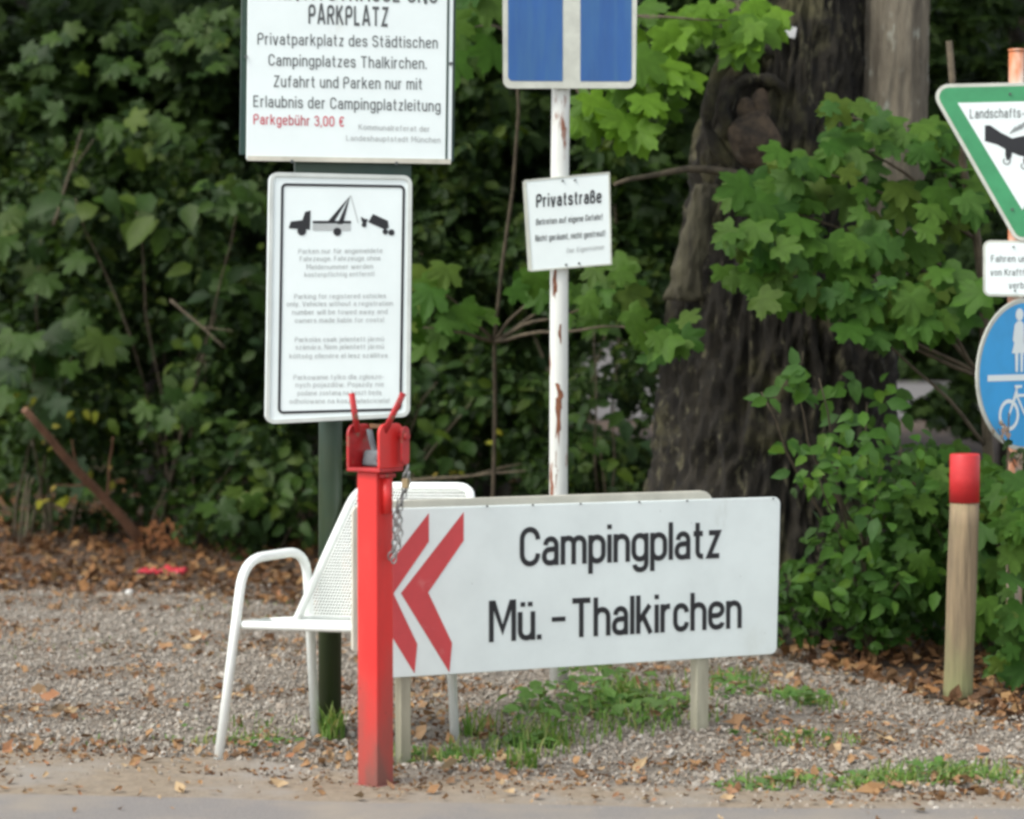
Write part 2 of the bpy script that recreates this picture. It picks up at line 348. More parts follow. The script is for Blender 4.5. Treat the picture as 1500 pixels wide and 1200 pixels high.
def patch(x, y): return interp(C_mid, x)-.3 < y < interp(C_far, x)+.2 and (fnoise(x, y*1.6, 0, 1.3) < -.1 or random.random() < .1)
pos = ground_pts(7000, patch, y0=7.6, y1=14.5); n = len(pos); s = rng.uniform(.004, .013, n); pos[:, 2] += .012
up = np.tile([0, 0, 1.], (n, 1))+rng.normal(0, .5, (n, 3)); tp = rng.normal(size=(n, 3))
o = link_mesh(fastmesh('leaf_crumbs', *scatter(CT, CF, pos, frames(up, tp), np.stack([s, s, s], 1), .12), S_litter), 'leaf_crumbs'); tag(o, 'crumbled brown leaf bits in the worn patches of the gravel', 'leaf crumbs', kind='stuff')
# ------------------------------------------------------------------ grass and weeds
def blades(cpx, n, rx, ry, h, wd=.004):
    c = [G(*cpx)]
    V = []; Fs = []
    for _ in range(n):
        a = random.random()*6.283; q = math.sqrt(random.random())
        x = c[0].x+math.cos(a)*q*rx; y = c[0].y+math.sin(a)*q*ry; z = gz(x, y)
        hh = h*random.uniform(.45, 1.1); l = random.uniform(.1, .8)*hh; th = random.random()*6.283; dx, dy = math.cos(th), math.sin(th)
        px_, py_ = -dy*wd, dx*wd; o = len(V)
        for t in (0, .4, .75): 
            k = 1-.6*t
            for sg in (-1, 1): V.append((x+dx*l*t*t+sg*px_*k, y+dy*l*t*t+sg*py_*k, z+hh*(t-.25*t*t*l/hh)))
        V.append((x+dx*l, y+dy*l, z+hh*(1-.3*l/hh)))
        Fs += [(o, o+1, o+3), (o, o+3, o+2), (o+2, o+3, o+5), (o+2, o+5, o+4), (o+4, o+5, o+6)]
    return V, Fs
def blade_obj(name, specs, mtl=None, parent=None, wd=.004):
    V = []; Fs = []
    for sp in specs:
        v, f = blades(*sp, wd=wd); o = len(V); V += v; Fs += [tuple(i+o for i in q) for q in f]
    return link_mesh(fastmesh(name, V, Fs, mtl or S_grass), name, parent)
OT = np.array([(0, 0, 0), (-.28, .3, .06), (.28, .3, .06), (0, .35, -.02), (-.24, .68, .02), (.24, .68, .02), (0, .7, -.06), (0, 1, -.16)], float)
OF = np.array([(0, 3, 1), (0, 2, 3), (1, 3, 6), (1, 6, 4), (3, 2, 5), (3, 5, 6), (4, 6, 7), (6, 5, 7)])
def weed_pts(specs):
    P_, N_, T_, S_ = [], [], [], []
    for (px, py, n, rx, ry, h, sz) in specs:
        c = G(px, py)
        for _ in range(n):
            a = random.random()*6.283; q = math.sqrt(random.random()); x = c.x+math.cos(a)*q*rx; y = c.y+math.sin(a)*q*ry
            z = gz(x, y)+random.random()*h; t = random.random()*6.283
            P_.append((x, y, z)); T_.append((math.cos(t), math.sin(t), random.uniform(-.1, .9))); N_.append((random.gauss(0, .3), random.gauss(-.2, .3), 1)); S_.append(sz*random.uniform(.5, 1.2))
    return np.array(P_), np.array(N_), np.array(T_), np.array(S_)
o = blade_obj('grass', [((850, 1075), 190, .36, .30, .085), ((800, 1095), 90, .10, .10, .12), ((920, 1050), 90, .10, .12, .11), ((960, 1068), 150, .28, .22, .07), ((760, 1105), 120, .24, .15, .08), ((640, 1120), 60, .2, .08, .07), ((1000, 1030), 70, .3, .3, .09), ((1350, 1142), 190, .16, .17, .06), ((1290, 1150), 130, .12, .10, .05), ((1230, 1158), 70, .10, .08, .04), ((1190, 1155), 90, .3, .12, .04), ((1130, 1150), 70, .12, .10, .05),
    ((1440, 1140), 110, .12, .14, .06), ((1490, 1150), 60, .1, .1, .05), ((250, 1090), 40, .5, .08, .04), ((1085, 1010), 60, .12, .15, .09), ((1180, 1050), 110, .14, .2, .07), ((640, 1115), 100, .2, .1, .06), ((330, 1090), 60, .2, .1, .05), ((380, 1075), 50, .2, .25, .05), ((1180, 1095), 90, .2, .1, .05), ((440, 900), 50, .6, .5, .05), ((200, 950), 50, .8, .4, .03), ((870, 985), 60, .1, .1, .14)])
tag(o, 'sparse green grass patches growing through the gravel', 'grass', kind='stuff')
p_, n_, t_, s_ = weed_pts([(840, 1060, 105, .26, .3, .07, .07), (930, 1062, 75, .2, .25, .06, .06), (770, 1095, 70, .12, .1, .05, .05), (880, 1020, 60, .2, .3, .08, .06), (1170, 1048, 50, .1, .12, .06, .05), (1080, 1040, 50, .09, .2, .09, .05), (1150, 1090, 30, .2, .05, .03, .04), (1300, 1148, 150, .42, .12, .03, .04), (1380, 1140, 60, .15, .12, .04, .045), (1090, 1160, 40, .1, .05, .02, .04), (630, 1118, 40, .12, .08, .04, .04), (250, 1060, 30, .4, .4, .02, .03), (390, 1095, 30, .1, .1, .03, .04)])
o = link_mesh(fastmesh('ground_weeds', *scatter(OT, OF, p_, frames(n_, t_), np.stack([s_]*3, 1), .02), S_weed), 'ground_weeds'); tag(o, 'low broad leaved weeds spreading over the gravel', 'weeds', kind='stuff')
def tuft(px, py, n, r, h, label, wd=.006):
    c = G(px, py); t = thing('grass_tuft', label, 'grass tuft', (0, 0, 0)); o = blade_obj('blades', [((px, py), n, r, r, h)], parent=t, wd=wd); o['kind'] = 'stuff'
tuft(486, 1086, 50, .045, .14, 'upright green grass tuft at the foot of the dark green post')
tuft(688, 1082, 24, .04, .13, 'thin pale grass tuft under the arrow sign by the chair leg')
tuft(768, 1128, 50, .06, .09, 'low green grass tuft below the lettered sign at the road edge')

# ------------------------------------------------------------------ planes and lettering
class Plane:
    def __init__(s, px, py, D, yaw=0., tilt=0.):
        s.O = P(px, py, D); a = R(yaw); s.U = Vector((math.cos(a), math.sin(a), 0)); s.V = Vector((0, 0, 1)); s.N = Vector((math.sin(a), -math.cos(a), 0))
        if tilt:
            q = Matrix.Rotation(R(tilt), 3, s.U); s.V = q @ s.V; s.N = q @ s.N
    def uv(s, px, py):
        r = ray(px, py); t = (s.O-C0).dot(s.N)/r.dot(s.N); q = C0+r*t-s.O; return (q.dot(s.U), q.dot(s.V))
    def pt(s, u, v, n=0): return s.O+s.U*u+s.V*v+s.N*n
def roundpoly(pts, r, seg=5):
    out = []; n = len(pts)
    for i in range(n):
        p = Vector(pts[i]); a = Vector(pts[i-1])-p; c = Vector(pts[(i+1) % n])-p
        rr = r[i] if isinstance(r, (list, tuple)) else r
        if rr <= 0: out.append(tuple(p)); continue
        ang = a.angle(c); d = min(rr/math.tan(ang/2), a.length*.48, c.length*.48); rr2 = d*math.tan(ang/2)
        bis = (a.normalized()+c.normalized()).normalized(); cen = p+bis*(rr2/math.sin(ang/2))
        p0 = p+a.normalized()*d; p1 = p+c.normalized()*d
        a0 = math.atan2(p0.y-cen.y, p0.x-cen.x); a1 = math.atan2(p1.y-cen.y, p1.x-cen.x); da = a1-a0
        while da > math.pi: da -= 2*math.pi
        while da < -math.pi: da += 2*math.pi
        for k in range(seg+1): out.append((cen.x+rr2*math.cos(a0+da*k/seg), cen.y+rr2*math.sin(a0+da*k/seg)))
    return out
def inset(pts, d):
    """inset towards the inside of a (mostly convex) outline"""
    n = len(pts); area = sum(pts[i][0]*pts[(i+1) % n][1]-pts[(i+1) % n][0]*pts[i][1] for i in range(n)); sg = 1 if area > 0 else -1
    out = []
    for i in range(n):
        j = 1
        a = Vector(pts[i-1]); p = Vector(pts[i]); c = Vector(pts[(i+1) % n])
        e1 = (p-a); e2 = (c-p)
        if e1.length < 1e-7: e1 = e2
        if e2.length < 1e-7: e2 = e1
        e1.normalize(); e2.normalize(); n1 = Vector((-e1.y, e1.x))*sg; n2 = Vector((-e2.y, e2.x))*sg; m = (n1+n2); m = m.normalized()
        out.append(tuple(p+m*d/max(.35, m.dot(n1))))
    return out
def plate(b, pl, pts, n0, n1, m=0):
    n = len(pts); area = sum(pts[i][0]*pts[(i+1) % n][1]-pts[(i+1) % n][0]*pts[i][1] for i in range(n))
    if area < 0: pts = pts[::-1]
    b.prism([pl.pt(u, v, n1) for u, v in pts], [pl.pt(u, v, n0) for u, v in pts], m)
def flat(b, pl, pts, n1, m=0):
    n = len(pts); area = sum(pts[i][0]*pts[(i+1) % n][1]-pts[(i+1) % n][0]*pts[i][1] for i in range(n))
    if area < 0: pts = pts[::-1]
    b.add([pl.pt(u, v, n1) for u, v in pts], [tuple(range(n))], m)
def ringp(b, pl, outer, inner, n0, n1, m=0):
    n = len(outer); vs = [pl.pt(u, v, n1) for u, v in outer]+[pl.pt(u, v, n1) for u, v in inner]+[pl.pt(u, v, n0) for u, v in outer]+[pl.pt(u, v, n0) for u, v in inner]
    fs = []
    for i in range(n):
        j = (i+1) % n; fs += [(i, j, n+j, n+i), (2*n+i, 2*n+j, j, i), (n+i, n+j, 3*n+j, 3*n+i)]
    b.add(vs, fs, m)
def rpl(pts, r, seg=5):
    out = [pts[0]]
    for i in range(1, len(pts)-1):
        p = Vector(pts[i]); a = Vector(pts[i-1])-p; c = Vector(pts[i+1])-p
        ra = min(r, a.length*(.5 if i > 1 else 1)); rc = min(r, c.length*(.5 if i < len(pts)-2 else 1))
        p0 = p+a.normalized()*ra; p1 = p+c.normalized()*rc
        for k in range(seg+1):
            s_ = k/seg; w_ = .78      # rational quadratic, close to an ellipse arc
            d_ = (1-s_)**2+2*w_*s_*(1-s_)+s_*s_; q = (p0*(1-s_)**2+p*2*w_*s_*(1-s_)+p1*s_**2)/d_
            out.append((q.x, q.y))
    out.append(pts[-1]); return out
def cl(x0, x1, y0, y1, r=.3): 
    m = (y0+y1)/2; return rpl([(x0, m), (x0, y1), (x1, y1), (x1, y0), (x0, y0), (x0, m)], r)
T_, B_, X_ = .94, .06, .68
def glyph(c):
    h = {'Ä': 'A', 'ä': 'a', 'ö': 'o', 'ü': 'u', 'á': 'a', 'í': 'i', 'ó': 'o', 'é': 'e', 'ł': 'l', 'Ü': 'U', 'ű': 'u', 'ą': 'a', 'ś': 's', 'ę': 'e'}
    if c in h:
        g, w_ = glyph(h[c]); g = [p for p in g]
        top = 1.16 if c in 'ÄÜ' else .93
        if c in 'äöüÄÜű': g = g+[[(w_/2-.11, top-.06), (w_/2-.11, top+.06)], [(w_/2+.11, top-.06), (w_/2+.11, top+.06)]]
        elif c in 'ąę': g = g+[[(w_, 0), (w_-.06, -.2)]]
        elif c == 'ł': g = g+[[(-.12, .42), (.14, .6)]]
        elif c == 'í': g = [g[0], [(w_/2-.03, .82), (w_/2+.08, .98)]]
        else: g = g+[[(w_/2-.04, .82), (w_/2+.08, .98)]]
        return g, w_
    G_ = {
    'A': ([[(0, 0), (.25, 1), (.31, 1), (.56, 0)], [(.10, .28), (.46, .28)]], .56),
    'B': ([rpl([(0, 0), (0, T_), (.42, T_), (.42, .53), (0, .53)], .2), rpl([(.05, .53), (.47, .53), (.47, B_), (0, B_)], .2)], .47),
    'C': ([rpl([(.48, .68), (.48, T_), (0, T_), (0, B_), (.48, B_), (.48, .32)], .26)], .48),
    'D': ([rpl([(0, .5), (0, T_), (.48, T_), (.48, B_), (0, B_), (0, .5)], .0001), ], .48),
    'E': ([[(.42, T_), (0, T_), (0, B_), (.42, B_)], [(0, .52), (.36, .52)]], .42),
    'F': ([[(.42, T_), (0, T_), (0, 0)], [(0, .52), (.36, .52)]], .42),
    'G': ([rpl([(.48, .70), (.48, T_), (0, T_), (0, B_), (.48, B_), (.48, .48), (.27, .48)], .22)], .48),
    'I': ([[(0, 0), (0, 1)]], 0),
    'K': ([[(0, 0), (0, 1)], [(.46, 1), (.02, .42)], [(.17, .60), (.50, 0)]], .5),
    'L': ([[(0, 1), (0, B_), (.4, B_)]], .4),
    'M': ([[(0, 0), (0, 1), (.07, 1), (.33, .30), (.59, 1), (.66, 1), (.66, 0)]], .66),
    'N': ([[(0, 0), (0, 1), (.06, 1), (.46, 0), (.52, 0), (.52, 1)]], .52),
    'P': ([rpl([(0, 0), (0, T_), (.46, T_), (.46, .46), (0, .46)], .2)], .46),
    'R': ([rpl([(0, 0), (0, T_), (.46, T_), (.46, .48), (0, .48)], .2), [(.24, .48), (.48, 0)]], .48),
    'S': ([rpl([(.44, .74), (.44, T_), (0, T_), (0, .53), (.46, .50), (.46, B_), (0, B_), (0, .28)], .22)], .46),
    'T': ([[(-.02, T_), (.54, T_)], [(.26, T_), (.26, 0)]], .52),
    'U': ([rpl([(0, 1), (0, B_), (.48, B_), (.48, 1)], .24)], .48),
    'V': ([[(0, 1), (.26, 0), (.30, 0), (.56, 1)]], .56),
    'Z': ([[(.02, T_), (.45, T_), (.02, B_), (.47, B_)]], .47),
    'a': ([rpl([(.04, .52), (.04, X_), (.37, X_), (.37, 0)], .17), rpl([(.37, .42), (0, .40), (0, B_), (.37, B_), (.37, .3)], .16)], .38),
    'b': ([[(0, 0), (0, 1)], rpl([(0, .40), (0, X_), (.40, X_), (.40, B_), (0, B_), (0, .34)], .2)], .40),
    'c': ([rpl([(.37, .50), (.37, X_), (0, X_), (0, B_), (.37, B_), (.37, .24)], .2)], .37),
    'd': ([[(.40, 0), (.40, 1)], rpl([(.40, .40), (.40, X_), (0, X_), (0, B_), (.40, B_), (.40, .34)], .2)], .40),
    'e': ([rpl([(0, .37), (.40, .37), (.40, X_), (0, X_), (0, B_), (.40, B_), (.40, .18)], .2)], .40),
    'f': ([rpl([(.30, T_), (.11, T_), (.11, 0)], .14), [(-.03, X_-.01), (.27, X_-.01)]], .27),
    'g': ([rpl([(.40, .40), (.40, X_), (0, X_), (0, B_), (.40, B_), (.40, .34)], .2), rpl([(.40, .74), (.40, -.22), (.03, -.22), (.03, -.08)], .18)], .40),
    'h': ([[(0, 0), (0, 1)], rpl([(0, .42), (0, X_), (.39, X_), (.39, 0)], .19)], .39),
    'i': ([[(0, 0), (0, .74)], [(0, .88), (0, 1.0)]], 0),
    'j': ([rpl([(.04, .74), (.04, -.22), (-.1, -.22)], .1), [(.04, .88), (.04, 1.0)]], .04),
    'k': ([[(0, 0), (0, 1)], [(.37, .74), (.02, .32)], [(.15, .47), (.40, 0)]], .40),
    'l': ([[(0, 0), (0, 1)]], 0),
    'm': ([[(0, 0), (0, .74)], rpl([(0, .42), (0, X_), (.33, X_), (.33, 0)], .16), rpl([(.33, .42), (.33, X_), (.66, X_), (.66, 0)], .16)], .66),
    'n': ([[(0, 0), (0, .74)], rpl([(0, .42), (0, X_), (.38, X_), (.38, 0)], .19)], .38),
    'o': ([cl(0, .42, B_, X_, .22)], .42),
    'p': ([[(0, -.27), (0, .74)], rpl([(0, .40), (0, X_), (.40, X_), (.40, B_), (0, B_), (0, .34)], .2)], .40),
    'r': ([[(0, 0), (0, .74)], rpl([(0, .42), (0, X_), (.24, X_)], .2)], .22),
    's': ([rpl([(.34, .52), (.34, X_), (0, X_), (0, .385), (.36, .36), (.36, B_), (0, B_), (0, .22)], .15)], .36),
    't': ([rpl([(.10, .96), (.10, B_), (.28, B_)], .14), [(-.03, X_-.01), (.27, X_-.01)]], .26),
    'u': ([[(.38, 0), (.38, .74)], rpl([(0, .74), (0, B_), (.38, B_), (.38, .34)], .19)], .38),
    'v': ([[(0, .74), (.19, 0), (.22, 0), (.41, .74)]], .41),
    'w': ([[(0, .74), (.14, 0), (.17, 0), (.31, .70), (.45, 0), (.48, 0), (.62, .74)]], .62),
    'y': ([[(0, .74), (.20, .02)], rpl([(.41, .74), (.20, -.02), (.13, -.22), (0, -.22)], .06)], .41),
    'z': ([[(.02, X_), (.33, X_), (.02, B_), (.36, B_)]], .36),
    'ß': ([rpl([(0, 0), (0, T_), (.34, T_), (.34, .56), (.16, .54)], .17), rpl([(.14, .54), (.40, .50), (.40, B_), (.13, B_)], .17)], .40),
    '0': ([cl(0, .42, B_, T_, .24)], .42),
    '3': ([rpl([(0, .76), (0, T_), (.40, T_), (.40, .53), (.14, .53)], .19), rpl([(.16, .53), (.43, .53), (.43, B_), (0, B_), (0, .26)], .2)], .43),
    '€': ([rpl([(.48, .80), (.48, T_), (.10, T_), (.10, B_), (.48, B_), (.48, .2)], .22), [(0, .58), (.38, .58)], [(0, .42), (.36, .42)]], .48),
    '.': ([[(0, 0), (0, .13)]], 0), ',': ([[(.02, .13), (-.03, -.12)]], 0), '!': ([[(0, .28), (0, 1)], [(0, 0), (0, .13)]], 0),
    '-': ([[(0, .37), (.26, .37)]], .26), '’': ([[(0, .8), (0, 1)]], 0)}
    if c == 'D': return [rpl([(0, .5), (0, T_), (.1, T_)], .0001), rpl([(.05, T_), (.48, T_), (.48, B_), (0, B_), (0, .55)], .24) ], .48
    return G_[c]
def stroke_text(body, sw, gap=.17):
    """every stroke as one ribbon: list of (verts, faces) in font units"""
    x = 0.; out = []
    for ch in body:
        if ch == ' ': x += .34; continue
        g, w_ = glyph(ch)
        for pl_ in g:
            pts = [Vector(pl_[0])]
            for p in pl_[1:]:
                if (Vector(p)-pts[-1]).length > 1e-3: pts.append(Vector(p))
            n = len(pts); closed = (pts[0]-pts[-1]).length < 1e-3 and n > 3
            if closed: pts = pts[:-1]; n -= 1
            vs = []
            for i in range(n):
                a = pts[i-1] if (i or closed) else None; c = pts[(i+1) % n] if (i < n-1 or closed) else None
                e1 = (pts[i]-a).normalized() if a is not None else None; e2 = (c-pts[i]).normalized() if c is not None else None
                if e1 is None: e1 = e2
                if e2 is None: e2 = e1
                n1 = Vector((-e1.y, e1.x)); n2 = Vector((-e2.y, e2.x)); m = n1+n2
                m = m.normalized() if m.length > 1e-3 else n1
                k = sw/2/max(.5, m.dot(n1)); vs += [(pts[i].x+x+m.x*k, pts[i].y+m.y*k), (pts[i].x+x-m.x*k, pts[i].y-m.y*k)]
            fs = [(2*i, 2*i+1, (2*i+3), (2*i+2)) for i in range(n-1)]
            if closed: fs.append((2*n-2, 2*n-1, 1, 0))
            out.append((vs, fs))
        x += w_+gap+sw*.75
    return out
def text(b, pl, body, x0, y0, x1, y1, cap, n=.0012, bold=0., gap=.17):
    """text whose baseline runs between two picture points of the sign plane"""
    st = stroke_text(body, .125+bold*3, gap)
    u0, v0 = pl.uv(x0, y0); u1, v1 = pl.uv(x1, y1); uh, vh = pl.uv(x0, y0-cap); H = vh-v0
    xa = min(v[0] for s_ in st for v in s_[0]); xb = max(v[0] for s_ in st for v in s_[0])
    for i, (vs, fs) in enumerate(st):
        out = []
        for v in vs:
            t = (v[0]-xa)/(xb-xa); out.append(pl.pt(u0+(u1-u0)*t, v0+(v1-v0)*t+H*v[1], n+.00012*(i % 4)))
        b.add(out, fs)
def lettering(panel, pl, lines, m, n=.0012, bold=0., name='lettering', label=None, gap=.17):
    b = MB()
    for L_ in lines: text(b, pl, *L_, n=n, bold=bold, gap=gap)
    o = b.build(name, m, panel)
    if label: o['label'] = label
    return o
def bolt(pl, px, py, n, r, parent, m=None, name='rivet'):
    u, v = pl.uv(px, py); b = MB(); b.tube([pl.pt(u, v, n-.002), pl.pt(u, v, n+.004)], r, 8); return b.build(name, m or M_steel, parent)

# ------------------------------------------------------------------ green post with the two notice boards
gp = G(483, 1078); GX, GY = gp.x, gp.y
t = thing('notice_post', 'dark green post carrying the large white parking notice and the tow away notice', 'sign post', on(GX, GY))
b = MB(); rp = Matrix.Rotation(R(22), 3, 'Z')
top = P(484, -160, GY)
b.tube([on(GX, GY, -.1), (P(484, 640, GY)), top], .041, 20); post = b.build('post', M_green, t)
b = MB(); b.tube([on(GX, GY, -.02), on(GX, GY, .018)], .058, 20); b.build('base_collar', M_green, t)
Y1 = 12.
pl = Plane(484, 300, GY-.075, Y1)
uL, uR = pl.uv(358, 232)[0], pl.uv(655, 236)[0]
# green back frame between the boards
b = MB(); q = [pl.uv(430, 262), pl.uv(600, 266), pl.uv(600, -150), pl.uv(430, -150)]; plate(b, pl, q, .012, .035, 0)
q = [pl.uv(349, 228), pl.uv(661, 238), pl.uv(666, -170), pl.uv(354, -170)]; plate(b, pl, q, .0355, .05, 0)
b.build('backing_frame', M_green, t, .002)
b = MB(); q = roundpoly([pl.uv(358, 236), pl.uv(656, 241), pl.uv(661, -160), pl.uv(362, -160)], .006, 2); plate(b, pl, q, .051, .066)
big = b.build('parking_notice_board', M_white, t, .0015); big['label'] = 'large white board headed PARKPLATZ'
b = MB(); q = [pl.uv(359, 237), pl.uv(655, 242), pl.uv(655, 235), pl.uv(359, 230)]; plate(b, pl, q, .0665, .069); b.build('lower_rim', M_cream, big)
b = MB(); q = [pl.uv(647, 238), pl.uv(650, 238), pl.uv(655, -160), pl.uv(652, -160)]; plate(b, pl, q, .0665, .0685); b.build('side_rim', M_green, big)
NB = .0675
lettering(big, pl, [('PRIVATSTRASSE UND', 388, 2, 636, 8, 27)], M_ink, NB, .005)
lettering(big, pl, [('PARKPLATZ', 448, 38, 565, 42, 28)], M_ink, NB, .012)
for L_ in [('Privatparkplatz des Städtischen', 374, 68, 636, 74, 17), ('Campingplatzes Thalkirchen.', 390, 99, 620, 104, 17), ('Zufahrt und Parken nur mit', 397, 130, 613, 134, 17), ('Erlaubnis der Campingplatzleitung', 368, 159, 640, 166, 17)]:
    lettering(big, pl, [L_], M_ink, NB, -.004)
lettering(big, pl, [('Parkgebühr 3,00 €', 368, 184, 500, 188, 15)], M_redtext, NB, .0, label='red fee lettering')
lettering(big, pl, [('Kommunalreferat der', 521, 192, 624, 195, 8), ('Landeshauptstadt München', 503, 208, 640, 211, 8)], M_inkl, NB)
for x, y in ((424, 238), (576, 241), (357, 86), (655, 96)): bolt(pl, x, y, .069, .006, big, M_ink, 'screw')
# tow notice, turned a little more
p2 = Plane(484, 430, GY-.115, 13)
out = roundpoly([p2.uv(387, 621), p2.uv(598, 610), p2.uv(601, 258), p2.uv(393, 253)], .03, 6)
b = MB(); plate(b, p2, out, .0, .03); tow = b.build('tow_away_notice_board', M_white, t, .002); tow['label'] = 'tall white board with a tow truck picture'
b = MB(); ringp(b, p2, out, inset(out, .014), .0305, .036); b.build('rim', M_alu, tow, .001)
o1 = roundpoly([p2.uv(405, 606), p2.uv(586, 601), p2.uv(591, 272), p2.uv(410, 269)], .018, 5)
b = MB(); ringp(b, p2, o1, inset(o1, .0088), .031, .0325); b.build('black_border', M_black, tow)
def outl(b, pl, pts, n): flat(b, pl, [pl.uv(*p) for p in pts], n)
def cir(b, pl, px, py, rpx, n, rin=0, k=20):
    u, v = pl.uv(px, py); r = pl.uv(px+rpx, py)[0]-u
    c = [(u+r*math.cos(2*math.pi*i/k), v+r*math.sin(2*math.pi*i/k)) for i in range(k)]
    if rin:
        ri = r*rin/rpx; c2 = [(u+ri*math.cos(2*math.pi*i/k), v+ri*math.sin(2*math.pi*i/k)) for i in range(k)]
        b.add([pl.pt(x, y, n) for x, y in c]+[pl.pt(x, y, n) for x, y in c2], [(i, (i+1) % k, k+(i+1) % k, k+i) for i in range(k)])
    else: flat(b, pl, c, n)
b = MB(); NT = .0315
outl(b, p2, [(421, 335), (424, 325), (441, 323), (445, 311), (453, 309), (452, 337)], NT); cir(b, p2, 440, 339, 6.5, NT+.0004)
outl(b, p2, [(456, 324), (512, 324), (512, 328), (456, 328)], NT)
outl(b, p2, [(478, 325), (511, 287), (487, 326)], NT); outl(b, p2, [(489, 335), (497, 318), (511, 287), (502, 322), (498, 336)], NT); cir(b, p2, 492, 340, 6, NT+.0004)
outl(b, p2, [(537, 326), (544, 314), (566, 324), (567, 334), (562, 337)], NT)
outl(b, p2, [(526, 318), (532, 321), (537, 322), (534, 328), (528, 326)], NT+.0006); cir(b, p2, 571, 341, 4.5, NT+.0004); cir(b, p2, 562, 340, 4, NT+.0008); cir(b, p2, 531, 330, 3.5, NT+.0008)
b.build('tow_truck_pictogram', M_black, tow)
b = MB(); outl(b, p2, [(456, 329), (511, 329), (511, 338), (456, 338)], NT+.0003); outl(b, p2, [(511, 287), (512.2, 287), (523, 327), (521.8, 327)], NT+.0003); b.build('pictogram_shading', M_inkl, tow)
paras = [[('Parken nur für angemeldete', 435, 372, 558), ('Fahrzeuge. Fahrzeuge ohne', 437, 383, 555), ('Meldenummer werden', 447, 395, 544), ('kostenpflichtig entfernt!', 444, 406, 546)],
 [('Parking for registered vehicles', 429, 438, 563), ('only. Vehicles without a registration', 418, 449, 573), ('number will be towed away and', 426, 461, 565), ('owners made liable for costs!', 430, 473, 560)],
 [('Parkolás csak jelentett jármű', 430, 501, 560), ('számára. Nem jelentett jármű', 431, 512, 560), ('költség ellenére el lesz szállítva', 422, 525, 565)],
 [('Parkowanie tylko dla zgłoszo-', 428, 556, 560), ('nych pojazdów. Pojazdy nie', 431, 567, 560), ('podane zostaną na koszt będą', 434, 579, 556), ('odholowane na koszt właściciela!', 422, 591, 568)]]
for pa in paras:
    lettering(tow, p2, [(s_, x0, y, x1, y-1.2, 7.2) for (s_, x0, y, x1) in pa], M_inkl, NT, -.004)

# ------------------------------------------------------------------ white pole with the blue sign and the private road plate
pb = G(819, 1012); WX, WY = pb.x, pb.y
t = thing('street_sign_post', 'white rust stained pole carrying a blue dead end sign and a small crooked plate', 'sign post', on(WX, WY))
b = MB(); b.tube([on(WX, WY, -.1), P(818, 700, WY), P(819.5, 300, WY), P(822, 100, WY), P(823, -200, WY)], .036, 20); pole = b.build('pole', M_polew, t)
for k, (cx, cy, ww, hh) in enumerate([(818, 580, 7, 20), (817, 612, 4.5, 34), (812, 418, 4, 22), (812, 688, 4, 30), (820, 488, 2.5, 14)]):
    # rust patches hug the front of the pole
    b = MB(); vs = []; nn = 14; ctr = None
    for i in range(nn):
        a = 2*math.pi*i/nn; rr = 1+.42*random.uniform(-1, .7)
        q = P(cx+ww*rr*math.cos(a), cy+hh*rr*math.sin(a), WY); dx = max(-.033, min(.033, q.x-WX)); vs.append((q.x, WY-math.sqrt(max(.0368**2-dx*dx, 1e-6)), q.z))
    q = P(cx, cy, WY); dx = max(-.03, min(.03, q.x-WX)); vs.append((q.x, WY-math.sqrt(.0372**2-dx*dx), q.z))
    b.add(vs, [(i, (i+1) % nn, nn) for i in range(nn)], 0, True); b.build('rust_patch', M_rust, pole)
pl = Plane(835, 60, WY-.055, 3)
o0 = roundpoly([pl.uv(737, 130), pl.uv(931, 130), pl.uv(934, -70), pl.uv(736, -70)], .03, 6)
b = MB(); plate(b, pl, o0, 0, .006); pan = b.build('dead_end_sign', M_rim, t, .001); pan['label'] = 'blue square sign split by a white bar'
o1 = inset(o0, .0185)
b = MB()
L_, Rr = pl.uv(824, 118)[0], pl.uv(850, 118)[0]
y0 = pl.uv(780, 119)[1]; ul = pl.uv(744, 60)[0]; ur = pl.uv(925, 60)[0]; vt = pl.uv(800, -58)[1]; vb2 = pl.uv(800, -2)[1]; vb3 = pl.uv(800, -34)[1]
flat(b, pl, roundpoly([(ul, y0), (L_, y0), (L_, vt), (ul, vt)], [.018, 0, 0, .018]), .0075); b.build('blue_field', M_blue, pan)
b = MB(); flat(b, pl, roundpoly([(Rr, y0), (ur, y0), (ur, vt), (Rr, vt)], [0, .018, .018, 0]), .0075); b.build('blue_field', M_blue, pan)
b = MB(); flat(b, pl, [(ul+.1, vb3), (ur-.1, vb3), (ur-.1, vb3+.05), (ul+.1, vb3+.05)], .009); b.build('red_bar', M_redprint, pan)
b = MB(); b.tube([Vector((WX, WY, P(820, 30, WY).z)), Vector((WX, WY, P(820, 18, WY).z))], .041, 16); b.build('clamp', M_steel, t)
pl = Plane(833, 325, WY-.045, 6)
qq = [pl.uv(777, 398), pl.uv(896, 388), pl.uv(893, 252), pl.uv(768, 264)]
b = MB(); plate(b, pl, [pl.uv(774, 397), pl.uv(892, 388), pl.uv(889, 254), pl.uv(766, 266)], -.012, -.004); b.build('rear_plate', M_rim, t, .001)
b = MB(); plate(b, pl, roundpoly(qq, .004, 2), .0, .004); pan = b.build('private_road_plate', M_white, t, .001); pan['label'] = 'small tilted white plate reading Privatstraße'
qi = inset(qq, .006); b = MB(); ringp(b, pl, qq, qi, .0045, .006); b.build('rim', M_rim, pan)
lettering(pan, pl, [('Privatstraße', 785, 304, 881, 297, 19)], M_black, .0055, .02)
lettering(pan, pl, [('Betreten auf eigene Gefahr!', 785, 330, 882, 322, 9)], M_ink, .0055, .012)
lettering(pan, pl, [('Nicht geräumt, nicht gestreut!', 784, 354, 886, 346, 9)], M_ink, .0055, .012)
lettering(pan, pl, [('Der Eigentümer', 830, 371, 885, 365, 7)], M_inkl, .0055)
